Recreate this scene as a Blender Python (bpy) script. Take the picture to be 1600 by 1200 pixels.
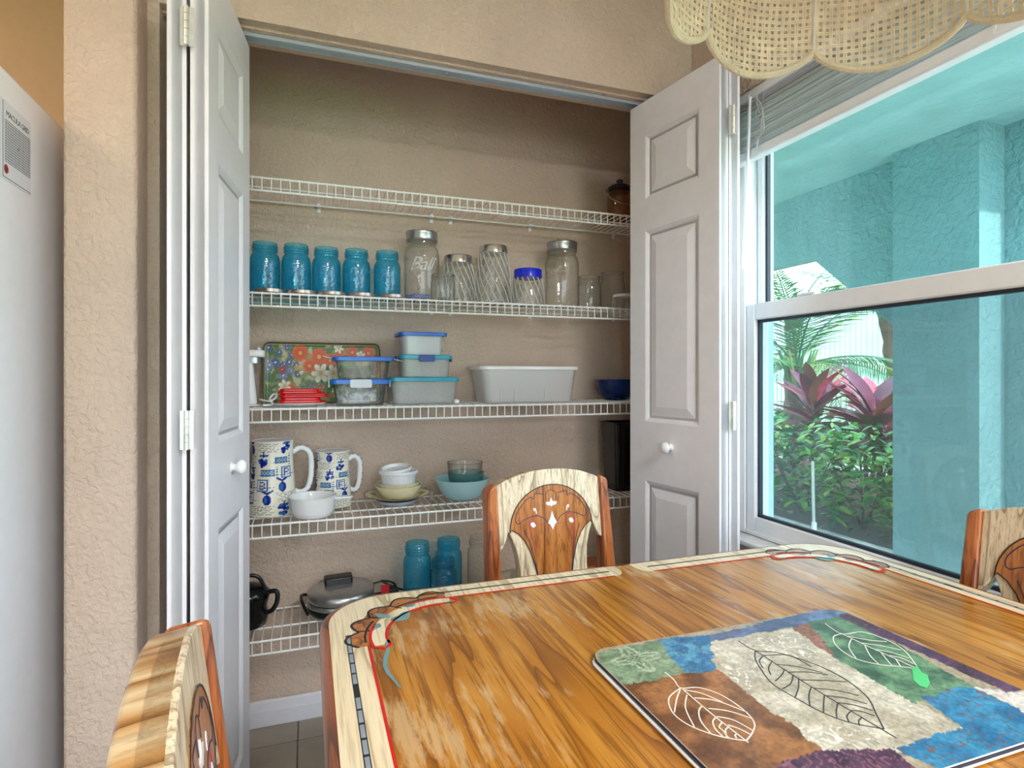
import bpy, math, random
import numpy as np
from mathutils import Vector, Matrix, Euler
random.seed(7); rng = np.random.default_rng(7)
for o in list(bpy.data.objects): bpy.data.objects.remove(o)
S = bpy.context.scene
COL = S.collection
PI = math.pi
# ---------------------------------------------------------------- camera
F, YAW, Y0, H = 906.0, math.radians(19.4), 588.0, 1.145     # focal length (px of 1600), yaw, horizon row, eye height
CS, SN = math.cos(YAW), math.sin(YAW)
cam = bpy.data.cameras.new('camera'); co = bpy.data.objects.new('camera', cam); COL.objects.link(co)
co.location = (0, 0, H); co.rotation_euler = (PI/2, 0, -YAW)
cam.sensor_width = 36; cam.lens = 36*F/1600; cam.shift_y = (Y0-600)/1600
cam.clip_start = .02; cam.clip_end = 200
S.camera = co
def ray(x, y=588): return ((x-800)*CS+F*SN, -(x-800)*SN+F*CS, Y0-y)
def onY(x, y, Y): r = ray(x, y); t = Y/r[1]; return Vector((r[0]*t, Y, H+r[2]*t))
def onX(x, y, X): r = ray(x, y); t = X/r[0]; return Vector((X, r[1]*t, H+r[2]*t))
def onZ(x, y, Z): r = ray(x, y); t = (Z-H)/r[2]; return Vector((r[0]*t, r[1]*t, Z))
# ---------------------------------------------------------------- world, lights, exposure
S.view_settings.view_transform = 'Standard'; S.view_settings.look = 'None'
S.view_settings.gamma = 1; S.view_settings.use_curve_mapping = False
S.view_settings.exposure = 0.76
W = bpy.data.worlds.new('world'); S.world = W; W.use_nodes = True
bg = W.node_tree.nodes['Background']; bg.inputs[0].default_value = (.75, .875, 1, 1); bg.inputs[1].default_value = 4.0
def light(name, kind, loc, energy, color=(1,1,1), rot=(0,0,0), **kw):
    l = bpy.data.lights.new(name, kind); l.energy = energy; l.color = color
    for k, v in kw.items(): setattr(l, k, v)
    o = bpy.data.objects.new(name, l); COL.objects.link(o); o.location = loc; o.rotation_euler = rot
    return o
sd = Vector((-.03, .80, -.46))
sun = light('sun', 'SUN', (3, -12, 8), 3.0, (1, .96, .9), sd.to_track_quat('-Z', 'Y').to_euler(), angle=.02)
light('fill_light_dining', 'AREA', (.80, -1.2, 2.38), 46, (.96, .98, 1), shape='DISK', size=.7)  # unseen fill behind the camera, added to brighten the room evenly
light('fill_light_kitchen', 'AREA', (-1.6, .9, 2.38), 12, (1, .80, .60), shape='DISK', size=.5)  # added warm fill for the kitchen side, no fixture there

# ---------------------------------------------------------------- helpers
def lin(h):
    v = [int(h[i:i+2], 16)/255 for i in (0, 2, 4)]
    return tuple(x/12.92 if x <= .04045 else ((x+.055)/1.055)**2.4 for x in v)
MATS = {}
def newmat(name):
    m = bpy.data.materials.new(name); m.use_nodes = True; MATS[name] = m
    nt = m.node_tree; return m, nt, nt.nodes['Principled BSDF']
def nd(nt, t, **kw):
    n = nt.nodes.new(t)
    for k, v in kw.items():
        if isinstance(k, str) and hasattr(n, k): setattr(n, k, v)
    return n
def coords(nt, scale=(1,1,1), loc=(0,0,0), rot=(0,0,0)):
    tc = nd(nt, 'ShaderNodeTexCoord'); mp = nd(nt, 'ShaderNodeMapping')
    mp.inputs['Scale'].default_value = scale; mp.inputs['Location'].default_value = loc; mp.inputs['Rotation'].default_value = rot
    nt.links.new(tc.outputs['Object'], mp.inputs[0]); return mp.outputs[0]
def noise(nt, vec, scale, detail=3, rough=.5, dist=0):
    n = nd(nt, 'ShaderNodeTexNoise'); n.inputs['Scale'].default_value = scale; n.inputs['Detail'].default_value = detail
    n.inputs['Roughness'].default_value = rough; n.inputs['Distortion'].default_value = dist
    nt.links.new(vec, n.inputs['Vector']); return n.outputs['Fac']
def ramp(nt, fac, stops):
    r = nd(nt, 'ShaderNodeValToRGB'); e = r.color_ramp.elements
    while len(e) < len(stops): e.new(.5)
    for i, (p, c) in enumerate(stops): e[i].position = p; e[i].color = (*c, 1) if len(c) == 3 else c
    nt.links.new(fac, r.inputs[0]); return r.outputs[0]
def mixc(nt, fac, a, b, mode='MIX'):
    m = nd(nt, 'ShaderNodeMix'); m.data_type = 'RGBA'; m.blend_type = mode
    for k, v in ((0, fac), (6, a), (7, b)):
        if hasattr(v, 'is_linked'): nt.links.new(v, m.inputs[k])
        elif isinstance(v, (int, float)): m.inputs[k].default_value = v
        else: m.inputs[k].default_value = (*v, 1)
    return m.outputs[2]
def bump(nt, b, hgt, strength=.3, dist=.01):
    n = nd(nt, 'ShaderNodeBump'); n.inputs['Strength'].default_value = strength; n.inputs['Distance'].default_value = dist
    nt.links.new(hgt, n.inputs['Height']); nt.links.new(n.outputs[0], b.inputs['Normal'])
def plain(name, col, rough=.5, metal=0, vary=.06, vs=30, bmp=0, bs=80, spec=.5):
    m, nt, b = newmat(name)
    c = lin(col) if isinstance(col, str) else col
    v = coords(nt)
    f = noise(nt, v, vs)
    d = tuple(x*(1-vary*2) for x in c); u = tuple(min(1, x*(1+vary)) for x in c)
    nt.links.new(ramp(nt, f, [(.3, d), (.7, u)]), b.inputs['Base Color'])
    b.inputs['Roughness'].default_value = rough; b.inputs['Metallic'].default_value = metal
    b.inputs['Specular IOR Level'].default_value = spec
    if bmp: bump(nt, b, noise(nt, v, bs, 4), bmp, .004)
    return m
def knockdown(name, col, sc=42, st=.35, dist=.006, rough=.75):
    """textured plaster: flattened blotches with fine grit"""
    m, nt, b = newmat(name); c = lin(col); v = coords(nt)
    n1 = noise(nt, v, sc, 4, .55, .6); n2 = noise(nt, v, 5, 2)
    h = ramp(nt, n1, [(.36, (0,0,0)), (.62, (1,1,1))])
    nt.links.new(ramp(nt, n2, [(.3, tuple(x*.93 for x in c)), (.7, tuple(min(1, x*1.04) for x in c))]), b.inputs['Base Color'])
    b.inputs['Roughness'].default_value = rough; b.inputs['Specular IOR Level'].default_value = .25
    bump(nt, b, h, st, dist); return m
def wood(name, dark, mid, light_, along='Y', sc=1.0, rough=.32, planks=0, streak=.5, wear=None):
    m, nt, b = newmat(name)
    k = {'X': 0, 'Y': 1, 'Z': 2}[along]
    s1 = [7*sc]*3; s1[k] = .55*sc
    v = coords(nt, s1)
    if planks:   # per-board offset so that boards differ
        sep = nd(nt, 'ShaderNodeSeparateXYZ'); tc = nd(nt, 'ShaderNodeTexCoord'); nt.links.new(tc.outputs['Object'], sep.inputs[0])
        mm = nd(nt, 'ShaderNodeMath', operation='MULTIPLY'); mm.inputs[1].default_value = planks; nt.links.new(sep.outputs[0], mm.inputs[0])
        fl = nd(nt, 'ShaderNodeMath', operation='FLOOR'); nt.links.new(mm.outputs[0], fl.inputs[0])
        cb = nd(nt, 'ShaderNodeCombineXYZ'); m3 = nd(nt, 'ShaderNodeMath', operation='MULTIPLY'); m3.inputs[1].default_value = 3.71
        nt.links.new(fl.outputs[0], m3.inputs[0]); nt.links.new(m3.outputs[0], cb.inputs[1]); nt.links.new(m3.outputs[0], cb.inputs[2])
        ad = nd(nt, 'ShaderNodeVectorMath', operation='ADD'); nt.links.new(v, ad.inputs[0]); nt.links.new(cb.outputs[0], ad.inputs[1]); v = ad.outputs[0]
    n1 = noise(nt, v, 1.0, 3, .5, .3)
    w = nd(nt, 'ShaderNodeMath', operation='MULTIPLY'); w.inputs[1].default_value = 9; nt.links.new(n1, w.inputs[0])
    fr = nd(nt, 'ShaderNodeMath', operation='FRACT'); nt.links.new(w.outputs[0], fr.inputs[0])       # growth rings
    ring = ramp(nt, fr.outputs[0], [(0, dark), (.22, mid), (.7, light_), (1, mid)])
    s2 = [170*sc]*3; s2[k] = 5*sc
    n2 = noise(nt, coords(nt, s2), 1.0, 3, .6)
    pores = ramp(nt, n2, [(.38, (1,1,1)), (.50, (0,0,0))])
    out = mixc(nt, .0, ring, dark)
    mx = nd(nt, 'ShaderNodeMath', operation='MULTIPLY'); mx.inputs[1].default_value = streak; nt.links.new(pores, mx.inputs[0])
    out = mixc(nt, mx.outputs[0], ring, dark)
    if wear:
        s3 = [60*sc]*3; s3[k] = 9*sc
        n3 = noise(nt, coords(nt, s3), 1.0, 5, .7); n4 = noise(nt, coords(nt, (5,5,5)), 1.0, 3)
        mu = nd(nt, 'ShaderNodeMath', operation='MULTIPLY'); nt.links.new(n3, mu.inputs[0]); nt.links.new(n4, mu.inputs[1])
        wr = ramp(nt, mu.outputs[0], [(.27, (0,0,0)), (.36, (.65,.65,.65))])
        out = mixc(nt, wr, out, wear)
    nt.links.new(out, b.inputs['Base Color']); b.inputs['Roughness'].default_value = rough
    b.inputs['Coat Weight'].default_value = .25; b.inputs['Coat Roughness'].default_value = .18
    bump(nt, b, n2, .12, .001); return m
def thinglass(name, tint, ior=1.45, rough=.02, body=0, bodycol=(1,1,1), bmp=0, bs=60, edge=1):
    """thin-walled glass: tinted see-through with Fresnel reflection; body adds a little cloudy colour"""
    m, nt, b = newmat(name); nt.nodes.remove(b); out = nt.nodes['Material Output']
    tr = nd(nt, 'ShaderNodeBsdfTransparent'); tr.inputs[0].default_value = (*tint, 1)
    if edge:   # the slanting path through the wall is longer, so the glass looks deeper towards its outline
        lw_ = nd(nt, 'ShaderNodeLayerWeight'); lw_.inputs[0].default_value = .5; pw = nd(nt, 'ShaderNodeMath', operation='POWER'); pw.inputs[1].default_value = 3
        nt.links.new(lw_.outputs['Facing'], pw.inputs[0]); nt.links.new(mixc(nt, pw.outputs[0], tint, tuple(.32*x**3 for x in tint)), tr.inputs[0])
    gl = nd(nt, 'ShaderNodeBsdfGlossy'); gl.inputs['Roughness'].default_value = rough
    fr = nd(nt, 'ShaderNodeFresnel'); ge = nd(nt, 'ShaderNodeNewGeometry'); mr = nd(nt, 'ShaderNodeMapRange')   # same reflectance from both sides of the wall
    mr.inputs['To Min'].default_value = ior; mr.inputs['To Max'].default_value = 1/ior
    nt.links.new(ge.outputs['Backfacing'], mr.inputs['Value']); nt.links.new(mr.outputs[0], fr.inputs[0])
    a = nd(nt, 'ShaderNodeMixShader'); first = tr.outputs[0]
    if body:
        df = nd(nt, 'ShaderNodeBsdfPrincipled'); df.inputs['Base Color'].default_value = (*bodycol, 1); df.inputs['Roughness'].default_value = .3
        mb = nd(nt, 'ShaderNodeMixShader'); mb.inputs[0].default_value = body
        nt.links.new(tr.outputs[0], mb.inputs[1]); nt.links.new(df.outputs[0], mb.inputs[2]); first = mb.outputs[0]
    nt.links.new(fr.outputs[0], a.inputs[0]); nt.links.new(first, a.inputs[1]); nt.links.new(gl.outputs[0], a.inputs[2])
    if bmp:
        n = nd(nt, 'ShaderNodeBump'); n.inputs['Strength'].default_value = bmp; n.inputs['Distance'].default_value = .004
        nt.links.new(noise(nt, coords(nt), bs, 2), n.inputs['Height'])
        nt.links.new(n.outputs[0], gl.inputs['Normal']); nt.links.new(n.outputs[0], fr.inputs['Normal'])
    nt.links.new(a.outputs[0], out.inputs[0]); return m
def vcol(name, rough=.4, bmp=0):
    m, nt, b = newmat(name); a = nd(nt, 'ShaderNodeAttribute', attribute_name='print')
    f = noise(nt, coords(nt), 300, 2)
    nt.links.new(mixc(nt, .12, a.outputs['Color'], mixc(nt, f, a.outputs['Color'], (.5,.5,.5), 'OVERLAY')), b.inputs['Base Color'])
    b.inputs['Roughness'].default_value = rough; return m

class MB:
    def __init__(s): s.v = []; s.f = []; s.mi = []
    def add(s, vs, fs, mi=0):
        n = len(s.v); s.v += [tuple(p) for p in vs]; s.f += [tuple(i+n for i in f) for f in fs]; s.mi += [mi]*len(fs); return s
    def box(s, lo, hi, M=None, mi=0):
        vs = [Vector((x, y, z)) for z in (lo[2], hi[2]) for y in (lo[1], hi[1]) for x in (lo[0], hi[0])]
        if M is not None: vs = [M @ p for p in vs]
        return s.add(vs, [(0,2,3,1), (4,5,7,6), (0,1,5,4), (2,6,7,3), (0,4,6,2), (1,3,7,5)], mi)
    def tube(s, pts, r, seg=8, closed=False, caps=True, mi=0):
        pts = [Vector(p) for p in pts]; n = len(pts); rs = r if isinstance(r, (list, tuple)) else [r]*n
        vs = []; fs = []; up = None
        for i, p in enumerate(pts):
            a = pts[(i-1) % n] if (closed or i > 0) else p; b = pts[(i+1) % n] if (closed or i < n-1) else p
            d = (b-a).normalized()
            if up is None: up = d.orthogonal().normalized()
            up = (up-d*up.dot(d)); up = up.normalized() if up.length > 1e-6 else d.orthogonal().normalized()
            q = d.cross(up)
            for k in range(seg):
                t = 2*PI*k/seg; vs.append(p+(up*math.cos(t)+q*math.sin(t))*rs[i])
        m = n if closed else n-1
        for i in range(m):
            for k in range(seg):
                a = i*seg+k; b = i*seg+(k+1) % seg; c = ((i+1) % n)*seg+(k+1) % seg; d = ((i+1) % n)*seg+k
                fs.append((a, b, c, d))
        if caps and not closed: fs.append(tuple(range(seg-1, -1, -1))); fs.append(tuple((n-1)*seg+k for k in range(seg)))
        return s.add(vs, fs, mi)
    def lathe(s, prof, seg=32, c=(0,0,0), sx=1, sy=1, twist=None, flute=None, mi=0):
        vs = []; fs = []; n = len(prof)
        for i, (r, z) in enumerate(prof):
            for k in range(seg):
                t = 2*PI*k/seg; rr = r
                if flute: rr = r+flute(t, z, r)
                vs.append((c[0]+rr*math.cos(t)*sx, c[1]+rr*math.sin(t)*sy, c[2]+z))
        for i in range(n-1):
            for k in range(seg):
                fs.append((i*seg+k, i*seg+(k+1) % seg, (i+1)*seg+(k+1) % seg, (i+1)*seg+k))
        if prof[0][0] > 1e-5 and prof[0] != prof[-1]: fs.append(tuple(range(seg-1, -1, -1)))
        return s.add(vs, fs, mi)
    def prism(s, out, t0, t1, M=None, mi=0):
        """2-D outline (x,y) extruded from z=t0 to z=t1, then moved by M"""
        n = len(out); vs = [Vector((x, y, t)) for t in (t0, t1) for x, y in out]
        if M is not None: vs = [M @ p for p in vs]
        fs = [tuple(range(n-1, -1, -1)), tuple(range(n, 2*n))]+[(i, (i+1) % n, n+(i+1) % n, n+i) for i in range(n)]
        return s.add(vs, fs, mi)
    def ribbon(s, pts, w, z, M=None, thick=.0004, mi=0, closed=False):
        """flat painted line of width w along 2-D points lying at height z"""
        n = len(pts); P = [Vector((p[0], p[1])) for p in pts]; vs = []; fs = []
        ws = w if isinstance(w, (list, tuple)) else [w]*n
        for i in range(n):
            a = P[(i-1) % n] if (closed or i > 0) else P[i]; b = P[(i+1) % n] if (closed or i < n-1) else P[i]
            d = (b-a); d = d.normalized() if d.length > 1e-9 else Vector((1, 0)); q = Vector((-d.y, d.x))*ws[i]/2
            for e in (P[i]+q, P[i]-q): vs += [Vector((e.x, e.y, z)), Vector((e.x, e.y, z+thick))]
        for i in range(n if closed else n-1):
            a = i*4; b = ((i+1) % n)*4
            fs += [(a+1, a+3, b+3, b+1), (a, b, b+2, a+2), (a, a+1, b+1, b), (a+2, b+2, b+3, a+3)]
        if not closed: fs += [(0, 2, 3, 1), ((n-1)*4, (n-1)*4+1, (n-1)*4+3, (n-1)*4+2)]
        if M is not None: vs = [M @ p for p in vs]
        return s.add(vs, fs, mi)
    def build(s, name, mat, parent=None, smooth=35, bevel=0, world=False, loc=None, rz=0, bseg=2, kind=None):
        vs = s.v
        if world and parent is not None:
            inv = parent.matrix_basis.inverted(); vs = [inv @ Vector(p) for p in vs]
        me = bpy.data.meshes.new(name); me.from_pydata([tuple(p) for p in vs], [], s.f)
        ml = mat if isinstance(mat, (list, tuple)) else [mat]
        for m in ml: me.materials.append(MATS[m] if isinstance(m, str) else m)
        if len(ml) > 1: me.polygons.foreach_set('material_index', s.mi)
        me.validate(); me.update()
        if smooth: me.shade_smooth(); me.set_sharp_from_angle(angle=math.radians(smooth))
        else: me.shade_flat()
        o = bpy.data.objects.new(name, me); COL.objects.link(o); o.parent = parent
        if loc is not None: o.location = loc
        if rz: o.rotation_euler = (0, 0, rz)
        if bevel:
            b = o.modifiers.new('bevel', 'BEVEL'); b.width = bevel; b.segments = bseg; b.limit_method = 'ANGLE'; b.angle_limit = .6
        if kind: o['kind'] = kind
        return o
def tag(o, label, cat, group=None):
    o['label'] = label; o['category'] = cat
    if group: o['group'] = group
    return o
def thing(name, label, cat, loc=(0,0,0), rz=0, group=None):
    o = bpy.data.objects.new(name, None); COL.objects.link(o); o.empty_display_size = .02
    o.location = loc; o.rotation_euler = (0, 0, rz)
    o.matrix_basis = Matrix.Translation(loc) @ Matrix.Rotation(rz, 4, 'Z')
    return tag(o, label, cat, group)
def struct(o): o['kind'] = 'structure'; return o
def dup(o, parent=None):
    c = o.copy(); COL.objects.link(c); c.parent = parent
    for ch in o.children: dup(ch, c)
    return c
def spline(pts, n=8, closed=False):
    P = [Vector(p) for p in pts]; m = len(P); out = []
    g = lambda i: P[i % m] if closed else P[max(0, min(m-1, i))]
    for i in range(m if closed else m-1):
        a, b, c, d = g(i-1), g(i), g(i+1), g(i+2)
        for k in range(n):
            t = k/n; out.append(.5*((2*b)+(c-a)*t+(2*a-5*b+4*c-d)*t*t+(3*b-a-3*c+d)*t**3))
    if not closed: out.append(P[-1])
    return out
def rrect(x0, y0, x1, y1, r, n=6):
    o = []
    for cx, cy, a in ((x1-r, y1-r, 0), (x0+r, y1-r, 90), (x0+r, y0+r, 180), (x1-r, y0+r, 270)):
        for k in range(n+1): t = math.radians(a+90*k/n); o.append((cx+r*math.cos(t), cy+r*math.sin(t)))
    return o
def vnoise(x, y, seed=0):
    def hsh(i, j): return np.modf(np.abs(np.sin(i*127.1+j*311.7+seed*74.7)*43758.5453))[0]
    i, j = np.floor(x), np.floor(y); u, v = x-i, y-j; u = u*u*(3-2*u); v = v*v*(3-2*v)
    return (hsh(i, j)*(1-u)+hsh(i+1, j)*u)*(1-v)+(hsh(i, j+1)*(1-u)+hsh(i+1, j+1)*u)*v
def fbm(x, y, o=4, seed=0): return sum(vnoise(x*2**k, y*2**k, seed+k)/2**(k+1) for k in range(o))/(1-.5**o)
def setprint(o, cols):
    a = o.data.color_attributes.new('print', 'FLOAT_COLOR', 'POINT')
    c = np.ones((len(o.data.vertices), 4), np.float32); c[:, :3] = cols; a.data.foreach_set('color', c.ravel())
def textmesh(body, size, fn, thick=.0004, shear=0, space=1):
    """flat lettering; fn maps (x, y, z) of the flat text into place"""
    c = bpy.data.curves.new('lettering', 'FONT'); c.body = body; c.size = size; c.align_x = 'CENTER'; c.extrude = thick/2; c.shear = shear
    c.space_character = space; c.resolution_u = 2
    o = bpy.data.objects.new('lettering', c); COL.objects.link(o)
    dg = bpy.context.evaluated_depsgraph_get(); me = bpy.data.meshes.new_from_object(o.evaluated_get(dg))
    m = MB(); m.add([fn(*v.co) for v in me.vertices], [tuple(p.vertices) for p in me.polygons])
    bpy.data.objects.remove(o); bpy.data.curves.remove(c); bpy.data.meshes.remove(me)
    return m

# ---------------------------------------------------------------- materials
knockdown('wall_tan', 'd6c0ae', 60, .6, .006)
knockdown('wall_tan_pantry', 'd6c0ae', 80, .6, .005)
plain('kitchen_tan', 'd8b48e', .7, vary=.02)
plain('ceiling_white', 'f0ece4', .8, bmp=.15, bs=90)
plain('white_paint', 'eae8ee', .38, vary=.015, bmp=.05, bs=40)
plain('white_vinyl', 'eef0f4', .3, vary=.015)
plain('white_wire', 'f6f6f4', .3, vary=.01)
plain('track_metal', 'cfdbe6', .3, .6, .03)
plain('hinge_metal', 'dddcd6', .35, .5, .1)
plain('fridge_white', 'eef3fa', .28, vary=.01, bmp=.04, bs=200)
plain('gasket', '23303f', .5)
plain('black', '101114', .35, vary=.2)
plain('black_gloss', '0a0b0e', .12, vary=.2)
plain('steel', 'b9bbbd', .28, .9, .05)
plain('chrome', 'd8d8d8', .12, 1, .03)
plain('zinc_lid', 'b7a9a2', .35, .8, .1)
plain('china_white', 'f4f4f6', .12, vary=.01)
plain('cream_china', 'ece3c0', .15, vary=.03)
plain('china_relief', 'eceef2', .25, vary=.03, bmp=.8, bs=120)
plain('blue_plastic', '1f6fd0', .3)
plain('navy_clip', '123f96', .3)
plain('teal_plastic', '19a2bd', .3)
plain('cobalt_plastic', '1a2fd8', .22)
plain('red_plastic', 'd8141c', .28)
plain('dark_lid', '2a2430', .25)
plain('grout', '8d8377', .9, bmp=.2)
plain('paint_black', '24272b', .4); plain('paint_grey', '8d97a3', .4); plain('paint_red', 'c8231c', .4); plain('paint_teal', '6f979b', .4)
plain('paint_white', 'e6ecf2', .4); plain('paint_pink', 'b4404a', .45); plain('paint_navy', '2c3450', .45)
plain('leaf_white', 'ece6da', .4); plain('leaf_dark', '3c4140', .4); plain('leaf_green', '58c77a', .4)
plain('cane', 'f0e2c8', .6, vary=.1, vs=60, bmp=.2); plain('cane_trim', 'e4d8be', .8, bmp=.6, bs=300)
plain('rib_white', 'e4e2de', .4)
plain('slat_grey', 'efe9ec', .4, vary=.03)
plain('marble', 'dcd9d8', .25, vary=.12, vs=12)
knockdown('stucco', '80a6a8', 24, .7, .010, .85)
knockdown('stucco_light', '92b6b6', 20, .35, .008, .85)
plain('bark', '6a5648', .9, vary=.3, vs=20, bmp=.8, bs=40)
plain('mulch', '5a463c', .95, vary=.35, vs=45, bmp=1, bs=60)
plain('lawn', '7fae58', .9, vary=.2, vs=25, bmp=.6, bs=90)
plain('concrete', 'cfd0cb', .85, bmp=.2)
plain('picket_white', 'f2f6f6', .5)
for i, c in enumerate(('2f7d3a', '4c9c3c', '86bb3e', '237048')): plain('hedge_%d' % i, c, .35, vary=.12)
for i, c in enumerate(('ae1a50', 'dc2c5e', '7c1a48', 'ee6a80', '8f5a3a')): plain('ti_%d' % i, c, .35, vary=.15)
for i, c in enumerate(('3f7f52', '5b9a55', '8aa858')): plain('palm_%d' % i, c, .45, vary=.15)
ORD, ORM, ORL = lin('6b3a12'), lin('b5701f'), lin('cf8a2e')
wood('table_oak', lin('7a4814'), lin('aa6c1e'), lin('bf8432'), 'Y', 1.15, .24, planks=9, streak=.75, wear=lin('cfae80'))
wood('edge_oak', lin('4d2411'), lin('8a4520'), lin('a35c2c'), 'Y', 1.3, .3)
wood('cream_oak', lin('b19a78'), lin('e6d4b2'), lin('eeddbc'), 'Y', 1.6, .35, streak=.45)
wood('cream_oak_up', lin('8f7a60'), lin('dcc9a8'), lin('e8d8bc'), 'Z', 1.6, .35, streak=.6)
wood('post_oak', lin('5a2a12'), lin('a4572a'), lin('b96f38'), 'Z', 1.3, .3)
wood('splat_oak', lin('5b3110'), lin('a8642c'), lin('c07d3e'), 'Z', 1.4, .3, streak=.6)
thinglass('window_glass', (.89, .96, .96), 1.35, .0, edge=0)
thinglass('clear_glass', (.96, .97, .965), 1.55, .02, .025, (.9, .95, .92), .25, 40)
thinglass('twist_glass', (.96, .97, .96), 1.5, .03, .02, (.95, .95, .93), .2, 50)
thinglass('rib_glass', (.93, .94, .93), 1.7, .05, .42, (.97, .97, .95))
thinglass('emboss_glass', (.7, .92, 1), 1.7, .08, .16, lin('7fd8f4'))  # paler than the jars: highlights on the raised script put into the colour
thinglass('blue_glass', (.28, .80, .96), 1.6, .04, .15, lin('2cc0f4'), .5, 45)
thinglass('blue_glass_light', (.45, .80, .90), 1.5, .03, .10, lin('39a9cf'), .3, 45)
thinglass('cobalt_glass', (.08, .42, .74), 1.5, .03, .14, lin('0a4cb0'), .2, 40)
thinglass('aqua_glass', (.70, .94, .95), 1.5, .03, .12, lin('8fd8da'))
thinglass('amber_glass', (.72, .45, .25), 1.5, .03, .2, lin('8a5a34'))
thinglass('clear_plastic', (.90, .92, .93), 1.35, .12, .20, (.97, .98, .98), edge=0)
thinglass('bin_plastic', (.93, .93, .93), 1.35, .2, .34, (.96, .95, .96), edge=0)
thinglass('pale_plastic', (.88, .92, .93), 1.35, .15, .45, (.95, .97, .98), edge=0)
thinglass('insect_screen', (.80, .82, .83), 1.02, .5, .10, (.75, .78, .80))
plain('ltblue_china', 'b4dde6', .15, vary=.02)
vcol('mug_print', .15); vcol('tray_print', .3); vcol('mat_print', .28)
# ================================================================ STRUCTURE
YD, YB = 1.59, 2.07            # pantry front wall face, pantry back wall
DOORH, CEIL = 2.04, 2.44
XW = 1.18                      # window wall, room face
XJL, XJR = -.335, 1.165        # pantry opening
# floor with tiles
fl = struct(MB().box((-3.6, -3.6, -.06), (1.30, 2.3, -.004)).build('floor', 'grout'))
tm = MB().prism(rrect(.0015, .0015, .3285, .3285, .004, 2), -.004, .0).build('tile', plain('tile_beige', 'b5a897', .35, vary=.1, vs=7, bmp=.05, bs=60), fl, bevel=.0015)
first = True
for i in range(-3, 4):
    for j in range(0, 7):
        o = tm if first else tm.copy()
        if not first: COL.objects.link(o)
        first = False; o.parent = fl; o.location = (-.03+.33*i, 1.945-.33*j, 0)
struct(MB().box((-3.6, -3.6, CEIL), (1.36, 2.3, CEIL+.1)).build('ceiling', 'ceiling_white'))
# pantry
struct(MB().box((-.60, YB, 0), (1.4, YB+.12, CEIL)).build('wall_pantry_back', 'wall_tan_pantry'))
struct(MB().box((1.246, 1.72, 0), (1.36, YB, CEIL)).build('wall_pantry_right', 'wall_tan_pantry'))
struct(MB().box((-.50, 1.72, 0), (-.42, YB, CEIL)).build('wall_pantry_left', 'wall_tan_pantry'))
# front wall with door opening (a header, right jamb, left jamb) as one mesh
m = MB(); m.box((-.36, YD, DOORH), (1.36, 1.72, CEIL)); m.box((XJR, YD, 0), (1.36, 1.72, DOORH)); m.box((-.42, YD, 0), (XJL, 1.72, DOORH))
struct(m.build('wall_pantry_front', 'wall_tan'))
struct(MB().box((-.498, 1.497, 0), (-.36, 2.3, CEIL)).build('wall_stub', 'wall_tan', bevel=.008))
struct(MB().box((-3.6, 2.2, 0), (-.49, 2.3, CEIL)).build('wall_kitchen', 'kitchen_tan'))
struct(MB().box((-3.7, -3.6, 0), (-3.6, 2.3, CEIL)).build('wall_left', 'kitchen_tan'))
m = MB(); m.box((-3.6, -3.7, 0), (-1.5, -3.6, CEIL)); m.box((1.1, -3.7, 0), (1.3, -3.6, CEIL)); m.box((-1.5, -3.7, 2.1), (1.1, -3.6, CEIL))  # unseen rear wall, its opening placed to let daylight in
struct(m.build('wall_rear', 'wall_tan'))
struct(MB().box((-.42, YB-.014, 0), (1.246, YB, .083)).build('baseboard_pantry', 'white_paint', bevel=.006))
struct(MB().box((-.42, YB-.020, 0), (1.246, YB-.013, .055)).build('trim_1', 'white_paint', bevel=.003))
# door track under the header
tr = MB(); y0 = 1.652
tr.box((XJL+.01, y0-.016, DOORH-.016), (XJR-.01, y0-.013, DOORH)); tr.box((XJL+.01, y0+.013, DOORH-.016), (XJR-.01, y0+.016, DOORH)); tr.box((XJL+.01, y0-.016, DOORH-.003), (XJR-.01, y0+.016, DOORH))
tk = struct(tr.build('trim_2', 'track_metal'))
m = MB(); m.box((XJL, 1.62, DOORH-.006), (XJR, 1.634, DOORH)); m.box((XJL, 1.672, DOORH-.006), (XJR, 1.686, DOORH)); struct(m.build('trim_3', 'wall_tan'))
for x in (.38, .42): MB().lathe([(0, -.012), (.004, -.012), (.004, 0)], 10, (x, y0, DOORH-.003)).build('screw', 'hinge_metal', tk)
# window wall with opening
WY0, WY1, WZ0, WZ1 = -.05, 1.425, .665, 1.962
m = MB(); X2 = 1.34
m.box((XW, WY1, 0), (X2, YD, CEIL)); m.box((XW, -3.6, 0), (X2, WY0, CEIL)); m.box((XW, WY0, 0), (X2, WY1, WZ0)); m.box((XW, WY0, WZ1), (X2, WY1, CEIL))
struct(m.build('wall_window', 'wall_tan'))
struct(MB().box((XW-.02, WY0+.001, WZ0), (1.235, WY1-.001, WZ0+.014)).build('trim_4', 'marble', bevel=.004))
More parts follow.
